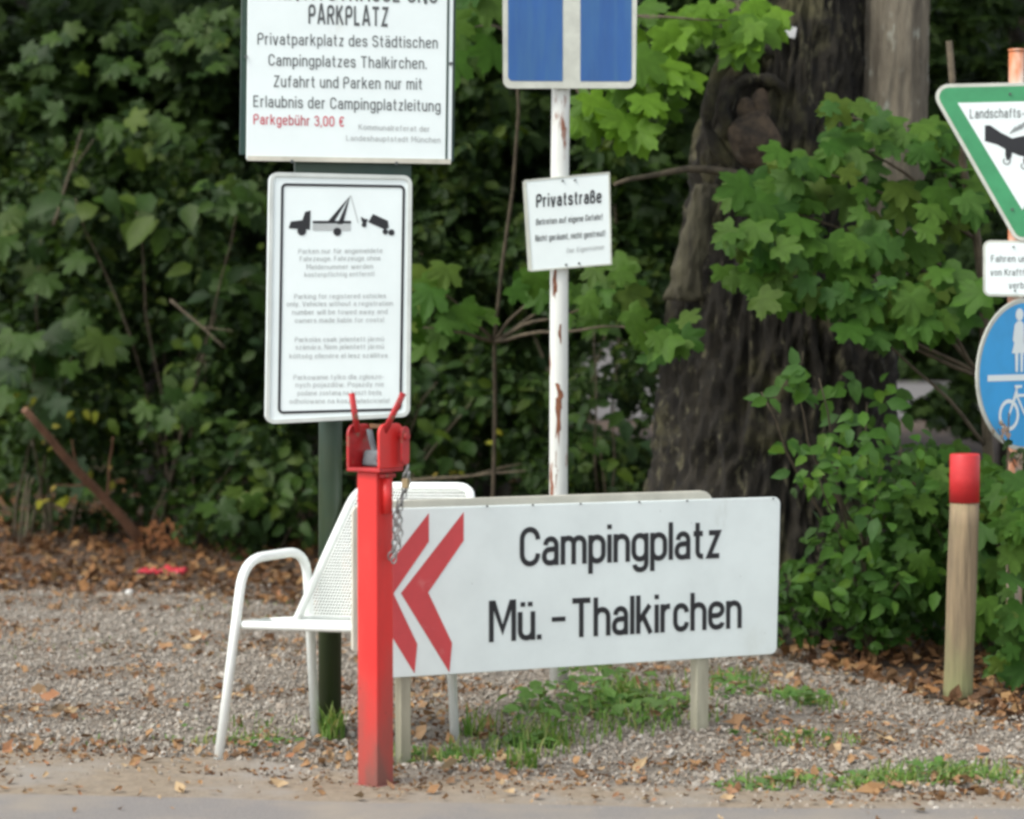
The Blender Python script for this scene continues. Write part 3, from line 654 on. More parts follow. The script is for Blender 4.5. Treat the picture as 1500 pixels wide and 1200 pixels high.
for x, y in ((824, 265), (842, 264), (829, 388), (848, 386)): bolt(pl, x, y, .006, .0045, pan, M_ink, 'screw')

# ------------------------------------------------------------------ right sign pole (triangle, plate, round sign)
RY = 10.0; RX = P(1489, 500, RY).x
t = thing('trail_sign_post', 'rust streaked pole with a green edged triangle, a white plate and a round blue sign', 'sign post', on(RX, RY))
b = MB(); b.tube([on(RX, RY, -.1), P(1489, 75, RY)], .03, 18); b.build('pole', M_poler, t)
b = MB(); b.tube([P(1489, 76, RY), P(1489, 72, RY)], .032, 18); b.build('pole_cap', M_poler, t)
pl = Plane(1500, 220, RY-.05, 0)
tri0 = [pl.uv(1357, 124), pl.uv(1643, 118), pl.uv(1498, 372)]
o0 = roundpoly(tri0, .05, 6); b = MB(); plate(b, pl, o0, 0, .006); pan = b.build('triangular_sign', M_rim, t, .001); pan['label'] = 'inverted triangle with a green border and a dark eagle'
o1 = inset(o0, .014); b = MB(); flat(b, pl, o1, .0072); b.build('green_border', M_sgreen, pan)
b = MB(); flat(b, pl, [pl.uv(1402, 151), pl.uv(1598, 147), pl.uv(1497, 308)], .0086); b.build('white_field', M_white, pan)
lettering(pan, pl, [('Landschafts-Schutzgebiet', 1420, 174, 1580, 171, 14)], M_ink, .0098)
b = MB(); NE = .0098
outl(b, pl, [(1442, 184), (1450, 184), (1466, 195), (1482, 203), (1500, 199), (1520, 188), (1545, 170), (1562, 178), (1556, 190), (1540, 200), (1532, 216), (1512, 232), (1492, 228), (1476, 221), (1460, 212), (1442, 207)], NE)
outl(b, pl, [(1472, 214), (1483, 219), (1480, 232), (1474, 236), (1472, 228)], NE+.0005)
outl(b, pl, [(1500, 225), (1510, 227), (1506, 240), (1500, 243), (1498, 236)], NE+.0005)
b.build('eagle_emblem', M_black, pan)
b = MB()
for c in ((1474, 236), (1500, 243)):
    q = [(c[0]+5*math.cos(a), c[1]+5*math.sin(a)) for a in [R(-60+40*i) for i in range(8)]]
    for a_, b_ in zip(q, q[1:]):
        dx, dy = b_[0]-a_[0], b_[1]-a_[1]; l = math.hypot(dx, dy); ox, oy = -dy/l*.8, dx/l*.8
        outl(b, pl, [(a_[0]-ox, a_[1]-oy), (b_[0]-ox, b_[1]-oy), (b_[0]+ox, b_[1]+oy), (a_[0]+ox, a_[1]+oy)], NE+.001)
for k in range(4): outl(b, pl, [(1478+k*5, 196-k*2), (1480+k*5, 196-k*2), (1488+k*6, 186-k*3), (1487+k*6, 185-k*3)], NE+.001)
b.build('eagle_claws', M_ink, pan)
for x, y in ((1479, 138), (1482, 307)): bolt(pl, x, y, .009, .005, pan, M_ink, 'screw')
pl = Plane(1490, 395, RY-.045, 0)
o0 = roundpoly([pl.uv(1440, 434), pl.uv(1560, 436), pl.uv(1560, 354), pl.uv(1440, 352)], .028, 5)
b = MB(); plate(b, pl, o0, 0, .006); pan = b.build('white_notice_plate', M_rim, t, .001)
b = MB(); flat(b, pl, inset(o0, .009), .0072); b.build('white_field', M_white, pan)
lettering(pan, pl, [('Fahren und Parken', 1451, 384, 1550, 384, 10), ('von Kraftfahrzeugen', 1450, 404, 1551, 404, 10), ('verboten', 1477, 423, 1523, 423, 10)], M_ink, .0084, -.003)
for x, y in ((1484, 362), (1486, 426)): bolt(pl, x, y, .009, .004, pan, M_ink, 'screw')
pl = Plane(1511, 549, RY-.045, 40)
cu, cv = pl.uv(1501, 549); RR = .298
circ = lambda r, k=48: [(cu+r*math.cos(2*math.pi*i/k), cv+r*math.sin(2*math.pi*i/k)) for i in range(k)]
b = MB(); plate(b, pl, circ(RR), 0, .006); pan = b.build('round_path_sign', M_rim, t, .001); pan['label'] = 'round blue sign with white walker and bicycle'
b = MB(); flat(b, pl, circ(RR-.017), .0072); b.build('blue_field', M_blue2, pan)
b = MB(); NR = .0086
def F2(b, pts): flat(b, pl, [(cu+x, cv+y) for x, y in pts], NR)
F2(b, [(-.235, -.022), (.235, -.022), (.235, .002), (-.235, .002)]); b.build('dividing_bar', M_white, pan)
b = MB()
def disc(b, x, y, r, rin=0, k=22, n=NR):
    c = [(cu+x+r*math.cos(2*math.pi*i/k), cv+y+r*math.sin(2*math.pi*i/k)) for i in range(k)]
    if rin:
        c2 = [(cu+x+rin*math.cos(2*math.pi*i/k), cv+y+rin*math.sin(2*math.pi*i/k)) for i in range(k)]
        b.add([pl.pt(*q, n) for q in c]+[pl.pt(*q, n) for q in c2], [(i, (i+1) % k, k+(i+1) % k, k+i) for i in range(k)])
    else: flat(b, pl, c, n)
fx = -.045
disc(b, fx, .235, .024, n=NR+.0003); F2(b, [(fx-.012, .21), (fx+.012, .21), (fx+.026, .20), (fx+.034, .13), (fx+.022, .125), (fx+.02, .16), (fx+.045, .085), (fx-.045, .085), (fx-.022, .15), (fx-.03, .125), (fx-.04, .135), (fx-.03, .195)])
b.add([pl.pt(cu+x, cv+y, NR+.0003) for x, y in [(fx-.026, .088), (fx-.006, .088), (fx-.008, .012), (fx-.022, .012), (fx+.006, .088), (fx+.024, .088), (fx+.022, .012), (fx+.008, .012)]], [(3, 2, 1, 0), (7, 6, 5, 4)])
disc(b, .06, .16, .017, n=NR+.0006); b.add([pl.pt(cu+x, cv+y, NR+.0009) for x, y in [(.045, .14), (.075, .14), (.085, .075), (.035, .075)]], [(3, 2, 1, 0)])
b.add([pl.pt(cu+x, cv+y, NR+.0006) for x, y in [(.046, .078), (.057, .078), (.056, .012), (.047, .012), (.063, .078), (.074, .078), (.073, .012), (.064, .012)]], [(3, 2, 1, 0), (7, 6, 5, 4)])
b.build('walker_symbol', M_white, pan)
b = MB(); disc(b, -.105, -.155, .062, .047); disc(b, .085, -.155, .062, .047)
def bar(b, x0, y0, x1, y1, wd=.011, n=NR+.0006):
    dx, dy = x1-x0, y1-y0; l = math.hypot(dx, dy); ox, oy = -dy/l*wd/2, dx/l*wd/2
    b.add([pl.pt(cu+x, cv+y, n) for x, y in [(x0-ox, y0-oy), (x1-ox, y1-oy), (x1+ox, y1+oy), (x0+ox, y0+oy)]], [(0, 1, 2, 3)])
for i, s4 in enumerate([(-.105, -.155, -.055, -.065), (-.055, -.045, -.105, -.155), (-.062, -.08, .03, -.08), (-.06, -.08, -.01, -.155), (-.01, -.155, .035, -.07), (-.01, -.155, .085, -.155), (.03, -.08, .085, -.155), (.01, -.062, .055, -.062), (-.075, -.045, -.03, -.045)]): bar(b, *s4, n=NR+.0006+.0003*i)
b.build('bicycle_symbol', M_white, pan)

# ------------------------------------------------------------------ arrow sign (two panels back to back on wooden legs)
A = P(545, 900, 8.17); Bq = P(1140, 900, 8.90)
yawC = math.degrees(math.atan2(Bq.y-A.y, Bq.x-A.x))
pl = Plane(545, 900, 8.17, yawC)
t = thing('arrow_sign', 'low white sign with two red chevrons and the words Campingplatz Mü.-Thalkirchen', 'sign', on(pl.O.x, pl.O.y))
out = roundpoly([pl.uv(548, 995), pl.uv(1138, 958), pl.uv(1143.5, 728), pl.uv(548, 746)], [.01, .025, .025, .01], 5)
b = MB(); plate(b, pl, out, -.012, 0); fr = b.build('front_panel', M_whitecamp, t, .0025)
b = MB(); q = [pl.uv(528, 958), pl.uv(1048, 930), pl.uv(1060, 720), pl.uv(595, 735), pl.uv(528, 745)]
q = roundpoly(q, [.01, .02, .05, .01, .02], 4); plate(b, pl, q, -.075, -.06); b.build('rear_panel', M_cream, t, .002)
for i, dx in enumerate((0, -51)):
    b = MB(); flat(b, pl, [pl.uv(x+dx, y+(1.5 if i else 0)) for x, y in [(679, 750), (679, 792), (627, 868), (662, 942), (658, 985), (587, 869)]], .0015+.0*i); b.build('chevron', M_redprint, fr)
lettering(fr, pl, [('Campingplatz', 761, 830, 1057, 817, 57)], M_black, .0018, .005, gap=.085)
lettering(fr, pl, [('Mü.', 716, 941, 793, 936.5, 57)], M_black, .0018, .005, gap=.085)
b = MB(); outl(b, pl, [(808, 911), (828, 910), (828, 903), (808, 904)], .0018); b.build('hyphen', M_black, fr)
lettering(fr, pl, [('Thalkirchen', 838, 934, 1086, 920, 57)], M_black, .0018, .005, gap=.085)
for x in (713, 780, 850, 936, 1006, 1132): bolt(pl, x, 746-(x-545)*.027, .002, .003, fr, M_ink)
def leg(px, pyb, wd, D):
    c = Plane(px, 900, D, yawC); u, v = c.uv(px, 900); x0 = c.O
    b = MB(); g = on(c.O.x, c.O.y)
    h0 = g.z-.05; h1 = P(px, 760, D).z
    b.box((c.O.x, c.O.y, (h0+h1)/2), (wd, .045, h1-h0), Matrix.Rotation(R(yawC), 3, 'Z')); return b.build('leg', M_legs, t, .003)
def Dat(px, n=-.036):   # depth of the sign line at picture column px
    u, v = pl.uv(px, 900); return pl.pt(u, v, n).y
leg(590, 1110, .038, Dat(590)); leg(1025, 1066, .05, Dat(1025))

# ------------------------------------------------------------------ red barrier post
ra = G(549, 1158); AX, AY = ra.x, ra.y+.055
t = thing('barrier_post', 'red square steel post with a forked cradle, chain and padlock on top', 'barrier post', on(AX, AY))
YW = -37; rz = Matrix.Rotation(R(YW), 3, 'Z'); c0 = on(AX, AY)
def Lp(x, y, z): v = rz @ Vector((x, y, 0)); return Vector((AX+v.x, AY+v.y, z))
HT = .99
b = MB(); b.box(Lp(0, 0, HT/2-.02), (.080, .080, HT+.04), rz); b.build('post', M_red, t, .004)
b = MB(); b.box(Lp(0, 0, .006), (.10, .10, .012), rz); b.build('base_plate', M_red, t, .002)
# cradle: bottom plate + two cheek plates with rounded tops
b = MB(); b.box(Lp(0, 0, HT+.006), (.135, .115, .012), rz); cr = b.build('cradle_base', M_red2, t, .003)
def cheek(x, h, name='cheek_plate'):
    b = MB(); prof = roundpoly([(-.058, HT+.0125), (.058, HT+.0125), (.058, HT+h), (-.058, HT+h)], [0, 0, .03, .03], 5)
    b.prism([Lp(x-.005, y, z) for y, z in prof], [Lp(x+.005, y, z) for y, z in prof]); return b.build(name, M_red2 if x < 0 else M_red, t, .002)
cheek(-.0625, .145); cheek(.0625, .15)
b = MB(); b.box(Lp(.0, .045, HT+.138), (.112, .01, .012), rz); b.build('cross_bar', M_rustbar, t)
b = MB(); b.box(Lp(-.012, .02, HT+.040), (.085, .05, .05), rz, 0, .8); b.build('rubber_block', M_rubber, t, .008)
b = MB(); b.tube([Lp(-.048, .03, HT+.125), Lp(-.03, .02, HT+.09), Lp(-.005, .01, HT+.05), Lp(.02, .0, HT+.03)], .013, 8, flat=.5); b.build('rubber_strap', M_rubber, t)
b = MB(); b.tube([Lp(.05, .03, HT+.125), Lp(.02, .03, HT+.08), Lp(.0, .03, HT+.055)], .003, 6); b.build('tie_wire', M_rustbar, t)
def prong(x, px):
    b = MB(); a = Lp(x, -.03, HT+.12); tip = P(px, 576, a.y); mid = a.lerp(tip, .5)
    b.tube([a, a.lerp(tip, .5), tip], .0115, 10, flat=.6); return b.build('prong', M_red2, t)
prong(-.045, 515); prong(.06, 591)
b = MB(); prof = roundpoly([(.02, HT+.02), (.058, HT+.02), (.058, HT+.14), (.02, HT+.14)], .018, 4)
b.prism([Lp(.085, y, z) for y, z in prof], [Lp(.092, y, z) for y, z in prof]); b.tube([Lp(.06, .04, HT+.11), Lp(.1, .04, HT+.11)], .012, 12); b.build('locking_lug', M_red2, t, .002)
b = MB(); b.tube([Lp(.048, 0, HT-.13), Lp(.048, 0, HT-.02)], .017, 14); b.build('hinge_tube', M_red, t)
b = MB(); b.box(Lp(.045, 0, HT-.012), (.03, .06, .012), rz); b.build('hinge_plate', M_red2, t, .002)
# chain: links hanging from the lug
def torus_link(b, c, ax1, ax2, rl=.013, rw=.0075, rt=.0028):
    pts = [c+ax1*(rl*math.cos(2*math.pi*i/14))+ax2*(rw*math.sin(2*math.pi*i/14)) for i in range(15)]; b.tube(pts, rt, 6, cap=False)
for strand, (p0, p1) in enumerate([(Lp(.098, .04, HT+.02), P(571, 818, AY)), (Lp(.104, .03, HT+.0), P(579, 822, AY+.01))]):
    n = 14
    p1.y = p0.y+.0
    for i in range(n):
        c = p0.lerp(p1, (i+.5)/n)+Vector((.006*math.sin(i*.7+strand), 0, 0)); d = (p1-p0).normalized(); side = d.cross(Vector((0, 1, 0))).normalized() if i % 2 else d.cross(Vector((1, 0, 0))).normalized()
        b = MB(); torus_link(b, c, d, (side+Vector((.3, .3, 0))).normalized()); b.build('chain_link', M_steel, t)
lk = Lp(.106, .02, HT-.005)
b = MB(); b.box(lk-Vector((0, 0, .03)), (.022, .012, .03), rz); pk = b.build('padlock_body', M_brass, t, .002)
b = MB(); b.tube([lk+Vector((.008*math.cos(a), 0, -.015+.022*math.sin(a))) for a in [math.pi*i/8 for i in range(9)]], .0022, 6); b.build('shackle', M_steel, pk)

# ------------------------------------------------------------------ white metal chair
f0 = G(320, 1117); rf = G(463, 1084)
d = Vector((rf.x-f0.x, rf.y-f0.y, 0)); Ld = d.length; d.normalize(); wv = Vector((.97, -.24, 0)).normalized()
t = thing('garden_chair', 'white tubular metal chair with a wire mesh back half hidden by the arrow sign', 'chair', on(f0.x+.35, f0.y+.1))
base = Vector((f0.x, f0.y, 0))
def Cp(a, wd, z): return base+d*a+wv*wd+Vector((0, 0, z))      # a: front to rear, wd: sideways
def arc(pts, rad, seg=5):
    """round the inner corners of a 3-D polyline"""
    out = [Vector(pts[0])]
    for i in range(1, len(pts)-1):
        p = Vector(pts[i]); a = (Vector(pts[i-1])-p); c = (Vector(pts[i+1])-p); r = min(rad, a.length*.48, c.length*.48)
        p0 = p+a.normalized()*r; p1 = p+c.normalized()*r
        for k in range(seg+1):
            s_ = k/seg; out.append(p0*(1-s_)**2+p*2*s_*(1-s_)+p1*s_**2)
    out.append(Vector(pts[-1])); return out
CW = .5
for wd in (0, CW):
    b = MB(); fz = .66 if wd == 0 else .66
    b.tube(arc([Cp(0, wd, .005), Cp(.135, wd, fz), Cp(.47, wd, fz+.005), Cp(Ld, wd, .0)], .10, 7), .0165, 14); b.build('leg_arch', M_chairw, t)
SA0, SA1, SZ0, SZ1 = .10, .47, .445, .425
b = MB(); loop = arc([Cp(.25, 0.01, .44), Cp(SA0, .01, SZ0), Cp(SA0, CW-.01, SZ0), Cp(SA1, CW-.01, SZ1), Cp(SA1, .01, SZ1), Cp(.25, .01, .44)], .03, 4); b.tube(loop, .014, 10); b.build('seat_frame', M_chairw, t)
def meshpanel(a, bq, c, dq, nu, nv, r, name):
    """grid of rods over a quad a-b-c-d (a->b is u)"""
    b = MB()
    for i in range(1, nu): b.tube([a.lerp(bq, i/nu), dq.lerp(c, i/nu)], r, 4, cap=False)
    for j in range(1, nv): b.tube([a.lerp(dq, j/nv), bq.lerp(c, j/nv)], r, 4, cap=False)
    o = b.build(name, M_chairw, t); o['kind'] = 'stuff'; return o
meshpanel(Cp(SA0, .01, SZ0+.004), Cp(SA0, CW-.01, SZ0+.004), Cp(SA1, CW-.01, SZ1+.004), Cp(SA1, .01, SZ1+.004), 44, 30, .0024, 'seat_mesh')
# back: leans rearwards
bl = Cp(.40, .01, .43); br = Cp(.40, CW-.01, .43)
tl = P(524, 712, 8.84); tr = tl+wv*(CW-.02)+Vector((0, 0, .0))
tr = P(697, 713, 8.60)
b = MB(); b.tube(arc([bl, tl, tr, br], .075, 7), .0145, 12); b.build('back_frame', M_chairw, t)
meshpanel(bl.lerp(tl, .02), br.lerp(tr, .02), br.lerp(tr, .985), bl.lerp(tl, .985), 46, 44, .0022, 'back_mesh')

# ------------------------------------------------------------------ wooden bollard with a red band
wb = G(1403, 1031); t = thing('wooden_bollard', 'round weathered wooden post with a red painted top beside the shrub', 'bollard', on(wb.x, wb.y))
b = MB(); D_ = wb.y; rr = .0555
pts = [on(wb.x, wb.y, -.05)]+[P(1403+10.5*k/8, 1010-k*34, D_) for k in range(9)]
b.tube([on(wb.x, wb.y, -.05)]+[P(1403.5+9.5*k/8, 1010-k*34.3, D_) for k in range(9)], [rr*1.01]+[rr*(1-.04*math.sin(k)*.4) for k in range(9)], 28); b.build('shaft', M_wood, t)
b = MB(); b.tube([P(1412.7, 736, D_), P(1413, 700, D_), P(1413.5, 667, D_), P(1413.5, 665, D_)], [rr*1.02, rr*1.02, rr*1.01, rr*.96], 28); b.build('red_band', M_redcap, t)

# ------------------------------------------------------------------ litter on the ground
c = G(238, 848); t0 = MB(); vs = []; fs = []; nx, ny = 12, 7
for i in range(nx+1):
    for j in range(ny+1):
        x = (i/nx-.5)*.27; y = (j/ny-.5)*.13; vs.append((c.x+x+.02*fnoise(i, j, 1, .6), c.y+y+.03*fnoise(i, j, 5, .6), gz(c.x, c.y)+.03+.05*abs(fnoise(i, j, 9, .5))+.02*fnoise(i, j, 2, 1.3)))
for i in range(nx):
    for j in range(ny): k = i*(ny+1)+j; fs.append((k, k+ny+1, k+ny+2, k+1))
t0.add(vs, fs, 0, True); o = t0.build('crumpled_wrapper', mat('red_plastic_film', (.6, .05, .07), .4, var=.1), None, 0, (c.x, c.y, gz(c.x, c.y))); tag(o, 'crumpled red plastic wrapper lying in the brown leaf litter', 'litter')
so = o.modifiers.new('thick', 'SOLIDIFY'); so.thickness = .002
c = G(190, 873); t0 = MB(); t0.ball(on(c.x, c.y, .015), .024, 0, 10, (1, .8, .8)); o = t0.build('white_stone', mat('white_pebble', (.7, .7, .66), .7), None, 0, (c.x, c.y, gz(c.x, c.y))); tag(o, 'single white pebble below the red wrapper at the gravel edge', 'stone')
for v in o.data.vertices: v.co *= 1+.15*noise.noise(v.co*60)

# ------------------------------------------------------------------ leaves
def polar_leaf(spec, droop=.18, fold=.12):
    pts = [(math.sin(R(a))*r, math.cos(R(a))*r) for a, r in spec]
    full = pts+[(-x, y) for x, y in reversed(pts[1:-1])]
    V = [(0, .06, 0.)]+[(x*.95, y, -droop*(x*x+y*y)-fold*abs(x)*.6+.05*math.sin(7*x+3*y)) for x, y in full]
    Fc = [(0, i+2 if i+2 <= len(full) else 1, i+1) for i in range(len(full))]
    return np.array(V), np.array(Fc)
MAPLE = polar_leaf([(0, .98), (7, .84), (13, .84), (19, .68), (27, .54), (35, .64), (41, .79), (46, .78), (52, .90), (58, .76), (65, .72), (71, .54), (82, .48), (94, .56), (106, .64), (120, .50), (145, .34), (172, .12)], .14, .05)
MAPLE_S = polar_leaf([(0, 1.0), (14, .72), (26, .52), (50, .9), (66, .6), (80, .46), (106, .6), (140, .3)])
def leafmesh(name, tpl, m, bend):
    V, Fc = tpl; V = V.copy(); V[:, 2] += bend*V[:, 1]**2; V = V+rng.normal(0, .012, V.shape)
    return fastmesh(name, V, Fc, m, True)
def leaf_protos(kind, m): return [leafmesh(f'{kind}_leaf', MAPLE if kind == 'maple' else (OT, OF), m, bnd) for bnd in (-.25, -.05, .1, -.4)]
PR = {'maple': leaf_protos('maple', L_maple), 'bright': leaf_protos('maple', L_bright), 'elder': leaf_protos('ovate', L_elder), 'dark': leaf_protos('ovate', L_dark), 'darkmaple': leaf_protos('maple', L_dark), 'yellow': leaf_protos('ovate', S_yellow)}
def put_leaf(parent, kind, p, nrm, tip, s):
    me = random.choice(PR[kind]); o = bpy.data.objects.new('leaf', me); COL.objects.link(o); o.parent = parent
    nrm = nrm.normalized(); tip = (tip-nrm*tip.dot(nrm)).normalized(); x = tip.cross(nrm)
    M = Matrix((x, tip, nrm)).transposed().to_4x4(); M.translation = p-Vector(parent['_loc'])
    o.matrix_local = M @ Matrix.Diagonal((s, s, s, 1)); return o
def sample(z):
    cx, cy, rx, ry, D0, D1 = z[:6]
    a = random.random()*6.283; q = math.sqrt(random.random())
    return P(cx+rx*q*math.cos(a), cy+ry*q*math.sin(a), random.uniform(D0, D1))
def cluster_leaves(parent, kind, zones, front=1.0):
    """zones: (cx,cy,rx,ry,D0,D1,count,size)"""
    for z in zones:
        for _ in range(z[6]):
            p = sample(z); n = Vector((random.gauss(0, .35), -front+random.gauss(0, .3), .75+random.gauss(0, .3))); tip = Vector((random.gauss(0, .5), -.25+random.gauss(0, .35), -.6+random.gauss(0, .3)))
            if kind == 'elder' or kind == 'dark': tip = Vector((random.gauss(0, .9), random.gauss(-.3, .5), random.gauss(-.3, .4)))
            put_leaf(parent, kind, p, n, tip, z[7]*random.uniform(.6, 1.15))
def foliage(parent, name, zones, m, tpl=(OT, OF), world=None, front=.5):
    Ps = []; S = []
    for z in zones:
        nsub = max(3, z[6]//45)       # clumps inside each zone give light and dark masses
        subs = [sample(z) for _ in range(nsub)]; rad = max(.12, z[2]/F*z[4]*.30)
        for _ in range(z[6]):
            c = random.choice(subs); q = Vector((random.gauss(0, 1), random.gauss(0, 1), random.gauss(0, .7)))*rad*.55
            Ps.append(c+q); S.append(z[7]*random.uniform(.55, 1.15))
    if world:
        for (cx, cy, cz, rx, ry, rz_, n, sz) in world:
            subs = [Vector((cx+rx*a[0], cy+ry*a[1], cz+rz_*a[2])) for a in [np.clip(rng.normal(0, .5, 3), -1, 1) for _ in range(max(4, n//60))]]
            for _ in range(n):
                c = random.choice(subs); Ps.append(c+Vector((random.gauss(0, .3), random.gauss(0, .3), random.gauss(0, .22)))); S.append(sz*random.uniform(.6, 1.15))
    n = len(Ps); pos = np.array([tuple(p) for p in Ps]); pos[:, 2] = np.maximum(pos[:, 2], .05)
    nr = np.array([0, -front, .8])+rng.normal(0, .45, (n, 3)); tp = np.array([0, -.3, -.6])+rng.normal(0, .6, (n, 3)); s = np.array(S)
    V, Fc = scatter(tpl[0], tpl[1], pos, frames(nr, tp), np.stack([s, s, s], 1), .03)
    if parent is not None: V = V-np.array(parent['_loc'])
    o = link_mesh(fastmesh(name, V, Fc, m), name, parent); o['kind'] = 'stuff'; return o
def branch(b, p0, p1, r0, r1, sag=.0, wob=.03, n=9):
    p0, p1 = Vector(p0), Vector(p1); L_ = (p1-p0).length; pts = []
    sd = random.random()*50
    for i in range(n+1):
        k = i/n; q = p0.lerp(p1, k); e = math.sin(math.pi*k)
        q = q+Vector((fnoise(k*2.5, sd), fnoise(k*2.5, sd+9), fnoise(k*2.5, sd+17)))*wob*L_*min(1, e*2)+Vector((0, 0, sag*L_*e)); pts.append(q)
    b.tube(pts, [r0+(r1-r0)*i/n for i in range(n+1)], 7); return pts
SIMPLE = (OT, OF)
MS = MAPLE_S

# ------------------------------------------------------------------ old tree
def trunk(name, path, D, m, parent, n=150, rings=200, amp=.05, lobes=0., freq=9):
    """path: (px, z, r); centre column in picture px at depth D"""
    b = MB(); vs = []; z0, z1 = path[0][1], path[-1][1]; zs = [z0+(z1-z0)*(i/rings)**1.3 for i in range(rings+1)]
    for z in zs:
        px = interp([(p[1], p[0]) for p in path], z); r = interp([(p[1], p[2]) for p in path], z); cx = (px-750)/F*D
        for k in range(n):
            a = 2*math.pi*k/n; x, y = math.cos(a), math.sin(a)
            fl = 1+lobes*math.sin(3*a+1.2+z*.5)+lobes*.7*math.sin(5*a+z*.8)
            if z < .6: fl += .10*(.6-z)*math.sin(7*a+.5)*1.6
            nn = abs(noise.noise(Vector((x*freq*.55, y*freq*.55, z*3.2))))*1.1+abs(noise.noise(Vector((x*freq*1.5, y*freq*1.5, z*9.))))*.7
            rr = r*fl+amp*(.45-nn)+amp*.8*noise.noise(Vector((x*1.4, y*1.4, z*1.1)))
            vs.append((cx+x*rr, D+y*rr, z))
    fs = [(i*n+k, i*n+(k+1) % n, (i+1)*n+(k+1) % n, (i+1)*n+k) for i in range(rings) for k in range(n)]
    b.add(vs, fs, 0, True); return b.build(name, m, parent)
TD = 11.9
t = thing('old_tree', 'massive old tree with dark furrowed trunk and a swollen burl behind the arrow sign', 'tree', (P(1120, 900, TD).x, TD, 0)); old = t
trunk('trunk', [(1120, -.1, .72), (1128, .35, .60), (1128, .71, .55), (1132, 1.5, .52), (1145, 1.98, .43), (1152, 2.45, .355), (1162, 2.93, .33), (1165, 5, .30), (1170, 8, .18)], TD, M_bark, t, n=260, rings=260, amp=.095, lobes=.04, freq=13)
trunk('side_stem', [(1240, 1.2, .12), (1285, 1.7, .15), (1305, 2.1, .15), (1312, 3, .145), (1330, 6, .10)], TD-.15, M_bark2, t, n=80, rings=120, amp=.022, freq=6)
pc = Plane(1105, 180, TD-.40, 10); cu_, cv_ = pc.uv(1106, 185)
b = MB()
b.ball(pc.pt(cu_-.01, cv_-.05, .0), .105, 0, 40, (1., .8, 1.15)); b.ball(pc.pt(cu_+.03, cv_+.08, -.02), .07, 0, 30, (.8, .8, 1.5)); b.ball(pc.pt(cu_-.04, cv_+.06, -.02), .05, 0, 30, (.8, .8, 1.5))
o = b.build('burl', M_burl, t)
for v in o.data.vertices: v.co += Vector((fnoise(*v.co, 6), fnoise(*(v.co+Vector((5, 0, 0))), 6), fnoise(*(v.co+Vector((0, 7, 0))), 6)))*.05
for k, (rx_, rz_, th, of) in enumerate([(.16, .20, .024, .02), (.23, .30, .03, .05)]):
    b = MB(); ring = [pc.pt(cu_+.02+(rx_+.02*fnoise(a*2, k, 1, 1))*math.cos(a), cv_+of+rz_*math.sin(a)*(1 if math.sin(a) > 0 else .8), -.025-.03*k+.04*fnoise(a*1.5, k, 4, 1)) for a in [2*math.pi*i/48 for i in range(49)]]
    b.tube(ring, [th*(1+.9*fnoise(i*.37, k, 0, 1)) for i in range(49)], 12, cap=False); b.build('bark_roll', M_bark, t)
# peeled pale plate on the left edge
def plate_on(px0, pyl, wpx, name, m, D):
    b = MB(); vs = []; nx, ny = 10, 22
    for j in range(ny+1):
        for i in range(nx+1):
            k = j/ny; y = pyl[0]+(pyl[1]-pyl[0])*k; cxp = px0[0]+(px0[1]-px0[0])*k; ww = wpx[0]+(wpx[1]-wpx[0])*k
            x = cxp+ww*(i/nx-.5)+6*fnoise(i, j, 3, .35); q = P(x, y, D-.03*math.sin(math.pi*i/nx)+.02*fnoise(i*3, j, 0, .4)); vs.append(q)
    b.add(vs, [(j*(nx+1)+i, j*(nx+1)+i+1, (j+1)*(nx+1)+i+1, (j+1)*(nx+1)+i) for j in range(ny) for i in range(nx)], 0, True)
    o = b.build(name, m, t); q = o.modifiers.new('thick', 'SOLIDIFY'); q.thickness = .02; q.offset = 1; return o
plate_on((1035, 1000), (270, 440), (34, 56), 'peeled_wood_patch', M_barkpale, TD-.36)
plate_on((1085, 1083), (0, 90), (20, 40), 'peeled_wood_patch', M_barkpale, TD-.34)
b = MB(); q = P(1157, 47, TD-.43); b.box(q, (.055, .012, .05), Matrix.Rotation(.2, 3, 'Y')); b.tube([q, q+Vector((0, .1, 0))], .003, 6); o = b.build('tree_tag', mat('white_tag', (.8, .8, .8), .5), t, .002); o['label'] = 'small white tag nailed high on the trunk'
b = MB(); branch(b, P(1090, 258, TD-.5), P(900, 270, TD-1.0), .022, .008, .05); b.build('branch', M_twig, t)
b = MB(); branch(b, (1.3, TD, 3.6), (-1.5, TD+1, 5.0), .1, .04); b.build('branch', M_bark, t)
b = MB(); branch(b, (1.4, TD, 4.2), (4., TD-.5, 5.4), .1, .04); b.build('branch', M_bark, t)
foliage(t, 'shade_crown', [], S_crown, MS, world=[(1.2, TD+.6, 5.6, 3.6, 2.2, 1.5, 3000, .13)])  # leaf mass wholly above the view, added to shade the scene below

# ------------------------------------------------------------------ young maples in front of the old tree
mx = P(1480, 900, 11.0); t = thing('young_maple', 'young maple with layered broad green leaves in front of the old trunk', 'tree', (mx.x, mx.y, 0))
b = MB(); tp_ = branch(b, on(mx.x, mx.y, -.05), P(1390, 60, 10.9), .03, .014); b.build('trunk', M_twig, t)
zone = [(1300, 200, 100, 30, 10.5, 11.1, 30, .12), (1195, 235, 80, 26, 10.4, 11, 18, .12), (1130, 285, 70, 28, 10.4, 10.9, 20, .13), (1180, 350, 130, 30, 10.3, 11, 36, .13), (1330, 300, 100, 34, 10.4, 11.1, 30, .125), (1290, 370, 90, 26, 10.4, 11, 22, .125), (1230, 425, 130, 26, 10.3, 10.9, 34, .13), (1380, 430, 70, 40, 10.3, 11, 26, .125), (1090, 400, 50, 22, 10.4, 10.8, 12, .12), (1310, 475, 70, 18, 10.3, 10.8, 14, .125), (1420, 250, 60, 90, 10.6, 11.4, 26, .125), (1250, 160, 50, 14, 10.5, 11, 7, .11)]
